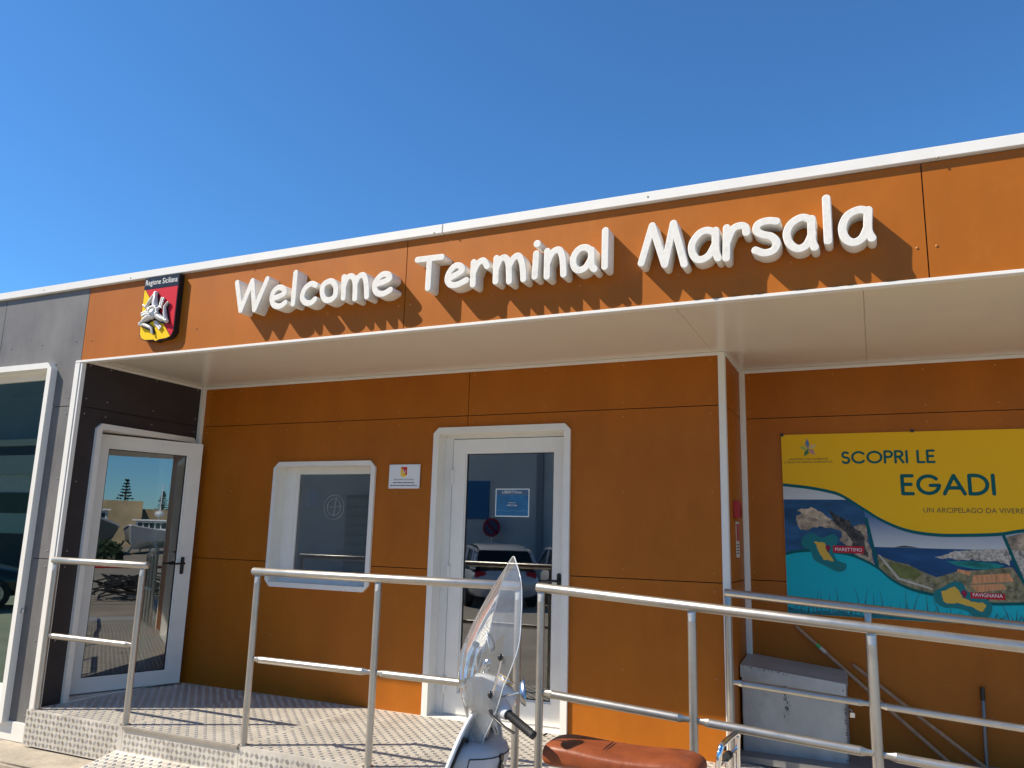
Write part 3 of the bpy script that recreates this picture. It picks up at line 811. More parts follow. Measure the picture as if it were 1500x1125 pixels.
# ------------------------------------------------------------------ wall plaque beside the door
PL = thing('wall_plaque', 'small white rectangular plaque with a tiny shield between window and door', 'plaque', (2.25, D1, 1.71))
m = MB(); m.box(2.103, 2.396, D1-.014, D1-.006, 1.706, 1.901, bev=.002); m.build('plate', paint('plaque_white', (0.74, 0.76, 0.78), 0.3), PL)
yq = D1-.0148
poly = [(2.215, 1.880), (2.276, 1.880), (2.276, 1.815), (2.262, 1.804), (2.246, 1.798), (2.229, 1.804), (2.215, 1.815)]
layer('shield_print', poly, yq, yq+.0006, YEL, PL)
layer('shield_print', [(2.217, 1.879), (2.275, 1.879), (2.275, 1.82), (2.268, 1.812)], yq-.0008, yq-.0002, RED, PL)
INK = paint('black_ink', (0.01, 0.01, 0.01), 0.6)
m = MB()
for a0 in (90, 210, 330):
    a = R(a0); c_ = Vector((2.246, yq-.0016, 1.842))
    m.tube([c_, c_+Vector((math.cos(a)*.018, 0, math.sin(a)*.02)), c_+Vector((math.cos(a+1.1)*.022, 0, math.sin(a+1.1)*.022))], .0035, 5, flat=((0, 1, 0), .2))
m.build('figure_print', SILV, PL)
text('lettering', 'REGIONE SICILIANA', 2.248, 1.773, yq, 0.02, INK, PL, 'CENTER', width=0.185, height=.0115)
for z, w_ in ((1.753, .20), (1.731, .25)):
    m = MB(); x = 2.248-w_/2
    while x < 2.248+w_/2:
        e = min(x+random.uniform(.008, .026), 2.248+w_/2); m.box(x, e, yq, yq+.0006, z-.0035, z+.0035); x = e+.005
    m.build('fine_print', INK, PL)
for x in (2.113, 2.386):
    for z in (1.716, 1.891):
        m = MB(); m.sphere((x, D1-.0145, z), (.004, .002, .004), 5); m.build('screw', STEEL, PL)

# ------------------------------------------------------------------ notice in the door glass
NO = thing('door_notice', 'blue framed notice stuck on the glass of the main entrance door', 'notice', (3.163, D1+.11, 1.5))
yn = MD.translation.y+0.018
m = MB(); m.box(3.020, 3.308, yn, yn+.002, 1.497, 1.713); m.build('sheet', paint('notice_white', (0.68, 0.75, 0.76), 0.4), NO)
m = MB(); m.box(3.028, 3.300, yn-.0012, yn-.0004, 1.505, 1.664); m.build('blue_print', paint('notice_blue', (0.022, 0.14, 0.31), 0.35, vary=.25, scale=9), NO)
m = MB(); m.box(3.028, 3.300, yn-.0012, yn-.0004, 1.6645, 1.705); m.build('top_print', paint('notice_navy', (0.06, 0.12, 0.21), 0.35), NO)
WI = paint('white_ink', (0.75, 0.77, 0.78), 0.5)
text('lettering', 'LIBERTYlines', 3.163, 1.676, yn-.0022, 0.02, WI, NO, 'CENTER', width=0.165)
text('lettering', 'ORARIO DI', 3.163, 1.600, yn-.0022, 0.02, WI, NO, 'CENTER', width=0.062)
text('lettering', 'APERTURA', 3.163, 1.578, yn-.0022, 0.02, WI, NO, 'CENTER', width=0.088)
m = MB()
for i in range(18):
    x = 3.04+i*.0145; h_ = .012*(0.5+0.5*math.sin(i*.9))
    m.box(x, x+.012, yn-.002, yn-.0014, 1.535+h_, 1.538+h_)
m.build('wave_print', paint('notice_pale_blue', (0.10, 0.30, 0.48), 0.4), NO)

# ------------------------------------------------------------------ poster board in the alcove
PO = thing('poster_board', 'large yellow and turquoise SCOPRI LE EGADI poster board on the alcove wall', 'poster', (6.2, D2, 0.86))
XR = 7.28
TEAL = paint('poster_teal', (0.002, 0.10, 0.11), 0.42, spec=.15)
PY = paint('poster_yellow', (0.80, 0.46, 0.003), 0.42, spec=.2)
PT = paint('poster_turquoise', (0.006, 0.41, 0.50), 0.42, spec=.2)
PTD = paint('poster_dark_turquoise', (0.008, 0.16, 0.20), .42, spec=.2)
PRED = paint('poster_red', (0.45, 0.012, 0.03), .42, spec=.2)
PINK = paint('poster_ink', (0.09, 0.075, 0.02), 0.45)
PSKY = paint('poster_photo_sky', (0.52, 0.56, 0.60), .42, spec=.2, vary=.12, scale=2, stretch=(1, 1, 5))
PSKY2 = new_mat('poster_photo_blue_sky')
_m, _t, _o = PSKY2
_b = _t.nodes.new('ShaderNodeBsdfPrincipled'); _b.inputs['Roughness'].default_value = .38
_c = _t.nodes.new('ShaderNodeTexCoord'); _x = _t.nodes.new('ShaderNodeSeparateXYZ'); _r = _t.nodes.new('ShaderNodeMapRange')
_r.inputs['From Min'].default_value = 1.345; _r.inputs['From Max'].default_value = 1.56
_k = _t.nodes.new('ShaderNodeValToRGB')          # printed sky of the photo on the poster
_k.color_ramp.elements[0].color = (.50, .53, .56, 1); _k.color_ramp.elements[1].color = (.045, .12, .30, 1)
for _p, _q in ((_c.outputs['Object'], _x.inputs[0]), (_x.outputs['Z'], _r.inputs[0]), (_r.outputs[0], _k.inputs[0]), (_k.outputs[0], _b.inputs[0]), (_b.outputs[0], _o.inputs[0])): _t.links.new(_p, _q)
PSKY2 = _m
PSEA = paint('poster_photo_sea', (0.022, 0.085, 0.20), .42, spec=.2, vary=.5, scale=3, stretch=(1, 1, 3))
PSEA2 = paint('poster_photo_deep_sea', (0.012, 0.06, 0.17), .42, spec=.2, vary=.4, scale=3, stretch=(1, 1, 4))
PROCK = paint('poster_photo_rock', (0.34, 0.27, 0.20), .42, spec=.2, vary=.75, scale=16, stain=(0.05, 0.05, 0.045), stain_amt=.95, stain_scale=20)
PLAND = paint('poster_photo_land', (0.20, 0.18, 0.10), .42, spec=.2, vary=.7, scale=26, stain=(0.36, 0.33, 0.29), stain_amt=.9, stain_scale=34)
PDARK = paint('poster_photo_shade', (0.045, 0.045, 0.045), 0.42, spec=.2, vary=.8, scale=24, stain=(.22, .18, .14), stain_amt=.8, stain_scale=28)
PPALE = paint('poster_photo_pale_rock', (0.50, 0.41, 0.30), 0.42, spec=.2, vary=.4, scale=22, stain=(.12, .10, .08), stain_amt=.8, stain_scale=30)
PFIELD = paint('poster_photo_field', (0.13, 0.15, 0.045), .42, spec=.2, vary=.35, scale=14)
PTOWN = paint('poster_photo_town', (0.42, 0.39, 0.35), .42, spec=.2, vary=.7, scale=45, stain=(0.05, 0.06, 0.05), stain_amt=.9, stain_scale=40)
PLAG = paint('poster_photo_lagoon', (0.015, 0.23, 0.22), .42, spec=.2, vary=.5, scale=8, stretch=(1, 1, 3))
PROOF = paint('poster_photo_roof', (0.60, 0.28, 0.13), .42, spec=.2, vary=.4, scale=30, stretch=(4, 1, .3))
PROAD = paint('poster_photo_road', (0.48, 0.45, 0.40), .42, spec=.2, vary=.2, scale=20)
PPIN = paint('poster_pin', (0.20, 0.015, 0.06), .42, spec=.2)
PSAND = paint('poster_island', (0.63, 0.40, 0.06), .42, spec=.2)
yb = D2-0.012
m = MB(); m.box(5.107, XR, yb, D2-.001, 0.858, 2.152, bev=.0015); m.build('board', PY, PO)
def rough_edge(poly, amp, depth=3, seed=4):
    rq = random.Random(seed); P = list(poly)
    for d_ in range(depth):
        out = []
        for (xa, za), (xb_, zb_) in zip(P, P[1:]+P[:1]):
            L_ = math.hypot(xb_-xa, zb_-za); k_ = min(amp, L_*.16)*rq.uniform(-1, 1)
            out += [(xa, za), ((xa+xb_)/2-(zb_-za)/max(L_, 1e-6)*k_, (za+zb_)/2+(xb_-xa)/max(L_, 1e-6)*k_)]
        P = out
    return P
def pr(name, poly, mat, lv, close=True):
    """one flat layer of the print, lv steps of 0.25 mm in front of the board"""
    y = yb-0.00025*(lv+1)
    me = MB()
    # ear-cut through bmesh so that concave outlines fill properly
    bm = bmesh.new()
    vv = [bm.verts.new((x, y, z)) for x, z in poly]
    es = [bm.edges.new((vv[i], vv[(i+1) % len(vv)])) for i in range(len(vv))]
    bmesh.ops.triangle_fill(bm, use_beauty=True, use_dissolve=False, edges=es)
    bmesh.ops.recalc_face_normals(bm, faces=bm.faces)
    me.bm(bm)
    o = me.build(name, mat, PO, fix=False)
    for p_ in o.data.polygons:
        if p_.normal.y > 0: p_.flip()
    return o
def band(name, line, w_, mat, lv):
    up = [(x, z+w_/2) for x, z in line]; dn = [(x, z-w_/2) for x, z in line]
    return pr(name, up+dn[::-1], mat, lv)
fx0, fx1 = 5.1085, XR-.0015
top = catmull([(fx0, POSTER['topc'][0][1])]+POSTER['topc'][1:]+[(6.85, 1.50), (fx1, 1.60)], 5)
bot = catmull([(fx0, POSTER['botc'][0][1])]+POSTER['botc'][1:]+[(6.9, 1.03), (fx1, 1.10)], 5)
zb = 0.8595
def ztop(x): return float(np.interp(x, [q[0] for q in top], [q[1] for q in top]))
def zbot(x): return float(np.interp(x, [q[0] for q in bot], [q[1] for q in bot]))
pr('sea_print', bot+[(fx1, zb), (fx0, zb)], PT, 0)
def strip(x0, x1, zt, zbm, n=40):
    xs_ = np.linspace(x0, x1, n)
    return [(float(x), zt(float(x))) for x in xs_]+[(float(x), zbm(float(x))) for x in xs_[::-1]]
dv1, dv2 = POSTER['div1'], POSTER['div2']
def clip(poly, a, b, c):
    """keep the side a*x + b*z <= c"""
    out = []
    for i in range(len(poly)):
        p_, q = poly[i], poly[(i+1) % len(poly)]
        fp = a*p_[0]+b*p_[1]-c; fq = a*q[0]+b*q[1]-c
        if fp <= 0: out.append(p_)
        if (fp < 0 < fq) or (fq < 0 < fp):
            t = fp/(fp-fq); out.append((p_[0]+(q[0]-p_[0])*t, p_[1]+(q[1]-p_[1])*t))
    return out
def side(dv):
    (x0, z0), (x1, z1) = dv
    a, b = (z0-z1), (x1-x0)       # positive to the right of the divider going down
    return a, b, a*x0+b*z0
a1, a2 = side(dv1), side(dv2)
neg = lambda s: (-s[0], -s[1], -s[2])
whole = strip(fx0, fx1, ztop, zbot, 70)
ph1 = clip(whole, *a1); ph2 = clip(clip(whole, *neg(a1)), *a2); ph3 = clip(whole, *neg(a2))
h1 = 1.672; h2 = 1.345
pr('photo_print', clip(ph1, 0, -1, -h1), PSKY, 0); pr('photo_print', clip(ph1, 0, 1, h1), PSEA, 0)
pr('photo_print', clip(ph2, 0, -1, -h2), PSKY2, 0); 
pr('photo_print', clip(ph2, 0, 1, h2), PSEA2, 0)
pr('photo_print', clip(ph3, 0, -1, -1.40), PSKY2, 0); pr('photo_print', clip(ph3, 0, 1, 1.40), PTOWN, 0)
pr('headland_print', clip(rough_edge([(6.49, 1.43), (6.60, 1.46), (6.78, 1.43), (6.95, 1.38), (7.12, 1.36), (7.26, 1.33), (7.26, 1.22), (6.95, 1.24), (6.75, 1.30), (6.53, 1.35)], .01, seed=12), *neg(a2)), PROCK, 1)
inph1 = lambda poly: clip(poly, *a1)
inph2 = lambda poly: clip(clip(poly, *neg(a1)), *a2)
pr('headland_print', inph1(rough_edge(POSTER['head'], .012)), PROCK, 1)
pr('headland_print', inph1(rough_edge([(5.42, 1.60), (5.50, 1.545), (5.56, 1.50), (5.62, 1.45), (5.645, 1.40), (5.66, 1.27), (5.60, 1.30), (5.56, 1.36), (5.53, 1.43), (5.44, 1.52)], .012, seed=8)), PDARK, 2)
pr('headland_print', inph1(rough_edge([(5.20, 1.59), (5.30, 1.618), (5.38, 1.575), (5.44, 1.53), (5.36, 1.525), (5.27, 1.54)], .010, seed=9)), PPALE, 3)
pr('lagoon_print', inph2(POSTER['lagoon']), PLAG, 1)
pr('town_print', inph2(rough_edge(POSTER['town'], .008)), PTOWN, 2)
pr('islet_print', [(5.83, 1.346), (5.86, 1.354), (5.90, 1.359), (5.95, 1.352), (5.98, 1.346)], PDARK, 2)
pr('coast_print', inph2([(x, max(z, zbot(x)-.002)) for x, z in POSTER['land']]), PLAND, 2)
pr('field_print', inph2(rough_edge(POSTER['field'], .006)), PFIELD, 3)
pr('road_print', inph2(POSTER['road']), PROAD, 4)
for k_ in ('roof1', 'roof2', 'roof3'): pr('roof_print', POSTER[k_], PROOF, 4)
band('border_print', top, 0.022, TEAL, 5)
band('border_print', bot, 0.020, TEAL, 5)
for dv in (dv1, dv2):
    (x0, z0), (x1, z1) = dv
    pr('border_print', [(x0-.008, z0), (x0+.012, z0), (x1+.012, z1), (x1-.008, z1)], TEAL, 6)
pr('seabed_print', [(fx0, 0.905)]+[(fx0+(i+1)*.03, 0.885+random.uniform(-.012, .014)) for i in range(70) if fx0+(i+1)*.03 < fx1]+[(fx1, .89), (fx1, zb), (fx0, zb)], PTD, 1)
gm = MB()
yg = yb-.00025*3
x = 5.13
while x < 7.25:
    h_ = random.choice((.05, .07, .10, .16, .20)); b_ = random.uniform(-.06, .07)
    w_ = .0055; z0 = .875
    for s_ in range(3):
        t0, t1 = s_/3, (s_+1)/3
        xa, xb = x+b_*t0*t0, x+b_*t1*t1; wa, wb = w_*(1-t0*.8), w_*(1-t1*.95)
        gm.add([(xa-wa, yg, z0+h_*t0), (xa+wa, yg, z0+h_*t0), (xb+wb, yg, z0+h_*t1), (xb-wb, yg, z0+h_*t1)], [(0, 1, 2, 3)])
    if random.random() < .4:
        for q in range(4): gm.add([(x+q*.012, yg-.0001, z0+.02+q*.006), (x+q*.012+.006, yg-.0001, z0+.022+q*.006), (x+q*.012+.004, yg-.0001, z0+.03+q*.007)], [(0, 1, 2)])
    x += random.uniform(.008, .032)
stuff(gm.build('seagrass_print', paint('poster_seagrass', (0.006, 0.12, 0.17), .4), PO, fix=False))
gm = MB(); yg = yb-.00025*4
for q in range(90):
    x = random.uniform(5.13, 7.25); z0 = random.uniform(.866, .90); s_ = random.uniform(.002, .005)
    gm.add([(x-s_, yg, z0), (x, yg, z0-s_*.6), (x+s_, yg, z0), (x, yg, z0+s_*.6)], [(0, 1, 2, 3)])
stuff(gm.build('bubble_print', PT, PO, fix=False))
for h_, i_ in (('halo1', 'isl1'), ('halo2', 'isl2')):
    cl = lambda p_: catmull(p_+[p_[0]], 4)[:-1]
    pr('island_halo_print', cl(POSTER[h_]), paint('poster_halo', (0.012, 0.17, 0.19), .42, spec=.2), 7)
    isl = []
    P_ = POSTER[i_]
    for a, b in zip(P_, P_[1:]+P_[:1]):
        for t in (0, .33, .66): isl.append((a[0]+(b[0]-a[0])*t+random.uniform(-.004, .004), a[1]+(b[1]-a[1])*t+random.uniform(-.004, .004)))
    pr('island_print', isl, PSAND, 8)
for (x, z), (t_, body) in zip(POSTER['pins'], (('tag1', 'MARETTIMO'), ('tag2', 'FAVIGNANA'))):
    pts = [(x+.017*math.cos(R(a)), z+.008+.017*math.sin(R(a))) for a in range(-20, 201, 20)]+[(x, z-.028)]
    pr('pin_print', pts, PPIN, 9)
    pr('pin_print', [(x+.006*math.cos(R(a)), z+.008+.006*math.sin(R(a))) for a in range(0, 360, 30)], PRED, 10)
    q = POSTER[t_]; xa, xb = min(p_[0] for p_ in q), max(p_[0] for p_ in q); za, zb_ = min(p_[1] for p_ in q)+.002, max(p_[1] for p_ in q)-.002
    pr('name_tag_print', [(xa, za), (xb, za), (xb, zb_), (xa, zb_)], PRED, 9)
    text('lettering', body, (xa+xb)/2, za+.012, yb-.00025*14, .03, WI, PO, 'CENTER', width=(xb-xa)*.86, height=.0235)
# headline in round geometric capitals
def arc(cx, cz, rx, rz, a0, a1, n=14): return [(cx+rx*math.cos(R(a0+(a1-a0)*i/n)), cz+rz*math.sin(R(a0+(a1-a0)*i/n))) for i in range(n+1)]
CAP = {   # strokes in a box of height 1
 'S': (.56, [arc(.28, .735, .21, .235, 40, 270)+arc(.28, .25, .235, .25, 90, -150)]),
 'C': (.90, [arc(.48, .5, .44, .48, 42, 318, 22)]),
 'O': (1.0, [arc(.5, .5, .46, .48, 0, 360, 30)]),
 'P': (.56, [[(.06, 0), (.06, 1)], [(.06, 1), (.30, 1)]+arc(.30, .745, .24, .255, 90, -90)+[(.06, .49)]]),
 'R': (.60, [[(.06, 0), (.06, 1)], [(.06, 1), (.30, 1)]+arc(.30, .755, .22, .245, 90, -90)+[(.06, .51)], [(.28, .5), (.56, 0)]]),
 'I': (.12, [[(.06, 0), (.06, 1)]]), 'L': (.48, [[(.06, 1), (.06, 0), (.46, 0)]]),
 'E': (.52, [[(.48, 1), (.06, 1), (.06, 0), (.48, 0)], [(.06, .52), (.42, .52)]]),
 'G': (.98, [arc(.5, .5, .44, .48, 42, 352, 22)+[(.94, .46), (.58, .46)]]),
 'A': (.86, [[(.02, 0), (.43, 1), (.84, 0)], [(.17, .32), (.69, .32)]]),
 'D': (.80, [[(.06, 0), (.06, 1), (.28, 1)]+arc(.28, .5, .48, .5, 90, -90)+[(.06, 0)]]), ' ': (.32, [])}
def headline(body, x0, x1, z0, h_, r_):
    tot = sum(CAP[c][0] for c in body)+.14*(len(body)-1)
    k_ = (x1-x0-2*r_)/tot; x = x0+r_
    for c in body:
        w_, st = CAP[c]
        if st:
            me = stroke_mesh('headline_letter', [[(x+px*k_, z0+r_+pz*(h_-2*r_)) for px, pz in s] for s in st], r_, 0, 0, step=.0022)
            for v in me.vertices: v.co.y = yb-.00025*6
            me.materials.append(TEAL); o = link('headline_letter', me, PO)
            for p_ in o.data.polygons:
                if p_.normal.y > 0: p_.flip()
        x += (w_+.14)*k_
headline('SCOPRI LE', 5.513, 6.126, 1.927, .095, .0078)
headline('EGADI', 5.885, 6.476, 1.704, .148, .0118)
text('lettering', 'UN ARCIPELAGO DA VIVERE', 6.025, 1.587, yb-.00025*6, .04, PINK, PO, width=.592, height=.034)
text('lettering', "MINISTERO DELL'AMBIENTE", 5.293, 1.9605, yb-.00025*6, .02, PINK, PO, 'CENTER', width=.272, height=.0135)
text('lettering', 'E DELLA SICUREZZA ENERGETICA', 5.293, 1.9385, yb-.00025*6, .02, PINK, PO, 'CENTER', width=.335, height=.0135)
cxs, czs = 5.297, 2.045
for i, cc in enumerate(((0.10, 0.18, 0.36), (0.62, 0.45, 0.16), (0.48, 0.22, 0.20), (0.03, 0.16, 0.04), (0.35, 0.40, 0.05))):
    a = R(95-72*i); l_ = .075 if i == 0 else .066
    d_ = Vector((math.cos(a), math.sin(a))); n_ = Vector((-d_.y, d_.x))
    P_ = [(cxs, czs)]+[(cxs+d_.x*l_*t+n_.x*w_, czs+d_.y*l_*t+n_.y*w_) for t, w_ in ((.45, .020), (1, .002), (.5, -.012))]
    pr('star_print', P_, paint('poster_star', cc, .4), 6+i % 2)
for x, z in ((5.99, 2.156), (5.115, 2.15), (6.9, 2.156), (5.62, .856), (6.6, .856)):
    m = MB(); m.box(x-.011, x+.011, yb-.010, D2-.0005, z-.010, z+.010, bev=.002); m.build('clip', BLACK, PO)

# ------------------------------------------------------------------ red call box and sticker on the pillar return
RB = thing('call_box', 'small red alarm box fixed high on the side of the orange pillar', 'alarm box', (4.83, 1.55, 1.51))
m = MB(); m.box(4.8155, 4.860, 1.50, 1.60, 1.516, 1.637, bev=.008); m.build('housing', paint('signal_red', (0.42, 0.012, 0.012), .35, coat=.3), RB, smooth=40)
m = MB(); m.box(4.8605, 4.865, 1.515, 1.585, 1.535, 1.610, bev=.002); m.build('cover', paint('dark_red', (0.26, 0.008, 0.008), .3), RB)
ST = thing('safety_label', 'narrow white and red label strip below the red alarm box', 'label', (4.814, 1.72, 1.25))
m = MB(); m.box(4.8153, 4.8173, 1.60, 1.74, 1.245, 1.495); m.build('sheet', paint('label_white', (.62, .60, .56), .5), ST)
m = MB(); m.box(4.8178, 4.8188, 1.615, 1.725, 1.36, 1.48); m.build('red_print', paint('label_red', (.40, .04, .05), .5), ST)
m = MB()
for z in (1.27, 1.29, 1.31, 1.33): m.box(4.8178, 4.8188, 1.615, 1.725-random.uniform(0, .04), z, z+.007)
m.build('fine_print', INK, ST)

# ------------------------------------------------------------------ entrance platform and ramp in chequer plate
YF = -0.065
XR0, SL = 3.97, -0.060
def zr(x): return 0.0 if x <= XR0 else SL*(x-XR0)
PF = thing('entrance_ramp', 'metal chequer plate entrance platform sloping down to the right as a ramp', 'ramp', (3, 0.6, GZ))
XEND = 9.1
m = MB()
def slab(x0, x1, y0, y1, t=.006):
    m.add([(x0,y0,zr(x0)),(x1,y0,zr(x1)),(x1,y1,zr(x1)),(x0,y1,zr(x0)),(x0,y0,zr(x0)-t),(x1,y0,zr(x1)-t),(x1,y1,zr(x1)-t),(x0,y1,zr(x0)-t)],
          [(0,1,2,3),(7,6,5,4),(0,4,5,1),(1,5,6,2),(2,6,7,3),(3,7,4,0)])
sheets = [(-0.044, 0.945, YF, D1-.001), (0.948, 1.975, YF, D1-.001), (1.978, XR0-.0015, YF, D1-.001)]
for s_ in sheets:
    m = MB(); slab(*s_); m.build('tread_plate', TREAD, PF)
rsheets = [(XR0+.0015, 4.813), (4.816, 6.4985), (6.5015, XEND)]
for a, b in rsheets:
    m = MB(); slab(a, b, YF, (D1 if b < 4.815 else D2)-.001); m.build('ramp_plate', TREAD, PF)
m = MB(); m.box(-0.0395, 0.0, 0.03, 1.24, -0.2, -0.0065); m.box(-.045, 3.9, 0.1, D1, -0.25, -0.010); m.build('frame', DARK, PF)
# front skirt
m = MB(); m.box(-0.060, 0.9445, YF-.004, YF-.0005, -0.245, 0.0); m.build('skirt_plate', TREAD, PF)
m = MB(); m.box(0.9475, 1.9755, YF-.004, YF-.0005, -0.30, -0.004); m.build('skirt_plate', TREAD, PF)
m = MB()
m.add([(1.9785, YF-.004, -.33), (3.97, YF-.004, -.33), (3.97, YF-.004, 0), (1.9785, YF-.004, 0), (1.9785, YF-.0005, -.33), (3.97, YF-.0005, -.33), (3.97, YF-.0005, 0), (1.9785, YF-.0005, 0)],
      [(0,1,2,3),(7,6,5,4),(0,4,5,1),(1,5,6,2),(2,6,7,3),(3,7,4,0)]); m.build('skirt_plate', TREAD, PF)
m = MB(); z1 = zr(XEND)
m.add([(3.973, YF-.004, -.355), (XEND, YF-.004, -.355), (XEND, YF-.004, z1), (3.973, YF-.004, -.0002), (3.973, YF-.0005, -.355), (XEND, YF-.0005, -.355), (XEND, YF-.0005, z1), (3.973, YF-.0005, -.0002)],
      [(0,1,2,3),(7,6,5,4),(0,4,5,1),(1,5,6,2),(2,6,7,3),(3,7,4,0)]); m.build('skirt_plate', TREAD, PF)
m = MB(); m.box(0.948, 1.975, YF-.018, YF-.0045, -0.020, 0.004, bev=.003); m.build('edge_lip', ALU, PF, smooth=30)
# lower step plate before the gap in the railing
def zst(y): return -0.160+(y-YF)*0.19
m = MB()
y0, y1 = -0.62, YF-.005
m.add([(0.90,y0,zst(y0)),(2.06,y0,zst(y0)),(2.06,y1,zst(y1)),(0.90,y1,zst(y1)),(0.90,y0,GZ),(2.06,y0,GZ),(2.06,y1,GZ),(0.90,y1,GZ)],
      [(0,1,2,3),(0,4,5,1),(1,5,6,2),(3,7,4,0)]); m.build('step_plate', TREAD, PF)
# raised bars of the chequer pattern, five to a cell, direction alternating
def bars(fn, us, vs_, pitch=0.040, dark=False):
    V = []; F = []
    nu = int((us[1]-us[0])/pitch); nv = int((vs_[1]-vs_[0])/pitch)
    for i in range(nu):
        for j in range(nv):
            cu_, cv_ = us[0]+(i+.5)*pitch, vs_[0]+(j+.5)*pitch
            sg = 1 if (i+j) % 2 else -1
            d_ = np.array((.7071, .7071*sg)); n_ = np.array((-d_[1], d_[0]))
            for k_ in range(-2, 3):
                c_ = np.array((cu_, cv_))+n_*k_*.0062
                L_, w_ = .0145-.0012*abs(k_), .0024
                o_ = len(V)
                for q in (-d_*L_, -n_*w_, d_*L_, n_*w_): V.append(fn(*(c_+q), 0.0003))
                V.append(fn(*(c_-d_*L_*.5), 0.0024)); V.append(fn(*(c_+d_*L_*.5), 0.0024))
                F += [(o_, o_+1, o_+4), (o_+1, o_+2, o_+5, o_+4), (o_+2, o_+3, o_+5), (o_+3, o_, o_+4, o_+5)]
    return V, F
m = MB()
for (x0, x1, ya, yb_) in sheets: m.add(*bars(lambda u, v, h: (u, v, h), (x0+.01, x1-.01), (ya+.01, yb_-.01)))
for a, b in rsheets: m.add(*bars(lambda u, v, h: (u, v, zr(u)+h), (a+.01, min(b, 7.6)-.01), (YF+.01, (D1 if b < 4.815 else D2)-.01)))
m.add(*bars(lambda u, v, h: (u, YF-.004-h, v), (-0.055, 0.94), (-0.242, -0.002)))
m.add(*bars(lambda u, v, h: (u, YF-.004-h, v), (0.955, 1.97), (-0.16, -0.025)))
m.add(*bars(lambda u, v, h: (u, YF-.004-h, v), (1.985, 3.965), (-0.30, -0.005)))
m.add(*bars(lambda u, v, h: (u, v, zst(v)+h), (.905, 2.055), (y0+.01, y1-.01)))
stuff(m.build('tread_pattern', TREADBAR, PF, fix=False))

# ------------------------------------------------------------------ railings
YRL = -0.035
def railing(label, y, posts, x0, x1, zfun, mids, htop=1.045, cut=None):
    """posts at x; handrail from x0 to x1 following zfun; mids = spans (xa, xb) of the lower rail"""
    T = thing('railing', label, 'railing', (posts[0], y, zfun(posts[0])), 'tubular railings of the entrance')
    rh, rp = 0.0255, 0.0215
    z = lambda x: zfun(x)+htop+.03
    m = MB(); n_ = max(2, int((x1-x0)/.4))
    ends = [(x0, y, z(x0)), (x1, y, z(x1))]
    m.tube([ends[0], (x0+.004, y, z(x0+.004)), (x1-.004, y, z(x1-.004)), ends[1]], [rh-.004, rh, rh, rh-.004], 20)
    m.build('handrail', ALU, T, smooth=50)
    for x in posts:
        m = MB(); m.tube([(x, y, zfun(x)+.004), (x, y, zfun(x)+htop-.045)], rp, 18); m.build('post', ALU, T, smooth=50)
        m = MB(); zt_ = zfun(x)+htop
        m.loft([[(x+rp*.98*math.cos(a), y+rp*.98*math.sin(a), zt_-.0445) for a in [i*math.pi/8 for i in range(16)]],
                [(x+max(-.021, min(.021, .030*math.cos(a))), y+max(-.007, min(.007, .03*math.sin(a))), zt_+.012) for a in [i*math.pi/8 for i in range(16)]]])
        m.build('bracket', ALU, T, smooth=50)
        m = MB(); m.tube([(x, y, zfun(x)+.0005), (x, y, zfun(x)+.0038)], .036, 18); m.build('base_flange', ALU, T, smooth=50)
    for xa, xb in mids:
        za = lambda x: zfun(x)+.525
        m = MB(); m.tube([(xa+.075, y, za(xa+.075)), (xb-.075, y, za(xb-.075))], .0215, 18); m.build('mid_rail', ALU, T, smooth=50)
        for xs_, xe in ((xa+.0745, xa+.018), (xb-.0745, xb-.018)):
            m = MB(); sl_ = (za(xb)-za(xa))/(xb-xa)
            sec = lambda x, s_: [(x, y+s_*max(-.0212, min(.0212, .024*math.cos(a))), za(x)+(.0205 if s_ > .9 else .0135)*max(-1, min(1, 1.15*math.sin(a)))) for a in [i*math.pi/6 for i in range(12)]]
            m.loft([sec(xs_, 1), sec(xs_+(xe-xs_)*.55, .35), sec(xe, .30)]); m.build('bracket', ALU, T, smooth=40)
    return T
flat_ = lambda x: 0.0
railing('short railing with two posts at the left end of the entrance platform', YRL, [0.0, 0.925], -0.030, 0.972, flat_, [(0.0, 0.925)])
railing('long level railing between the platform step and the scooter', YRL, [1.983, 2.930, 3.868], 1.940, 3.884, flat_, [(1.983, 2.930), (2.930, 3.868)])
railing('front ramp railing sloping down to the right behind the scooter seat', YRL, [4.006, 4.838, 5.672, 6.505, 7.34], 3.978, 7.36, zr, [(4.006, 4.838), (4.838, 5.672), (5.672, 6.505), (6.505, 7.34)])
railing('rear ramp railing starting at the orange pillar in front of the poster', 1.20, [4.815, 5.645, 6.478, 7.31], 4.795, 7.34, zr, [(4.815, 5.645), (5.645, 6.478), (6.478, 7.31)])

# ------------------------------------------------------------------ things standing in the alcove
MC = thing('metal_cabinet', 'dented pale grey sheet metal cabinet with peeling seam standing under the poster', 'cabinet', (5.18, 1.8, zr(5.18)))
MET = paint('dull_zinc_paint', (0.40, 0.42, 0.42), .5, metal=.15, vary=.14, scale=4, stretch=(1, 1, .4), stain=(.22, .21, .20), stain_amt=.5, stain_scale=5, bump=.12, bscale=10)
bm = bmesh.new(); bmesh.ops.create_cube(bm, size=1)
cx0, cx1, cy0, cy1 = 4.832, 5.480, 1.570, 1.965
for v in bm.verts:
    x = cx0 if v.co.x < 0 else cx1; y = cy0 if v.co.y < 0 else cy1
    v.co = Vector((x, y, zr(x)+.008 if v.co.z < 0 else (0.528-.098*(x-cx0))+(.0 if y < 1.7 else .028)))
bmesh.ops.subdivide_edges(bm, edges=bm.edges[:], cuts=7, use_grid_fill=True)
rs = random.Random(3)
for v in bm.verts:
    inner = v.co.y < cy0+.001 or v.co.z > .45
    v.co += Vector((rs.uniform(-.002, .002), rs.uniform(-.004, .004), rs.uniform(-.002, .002)))
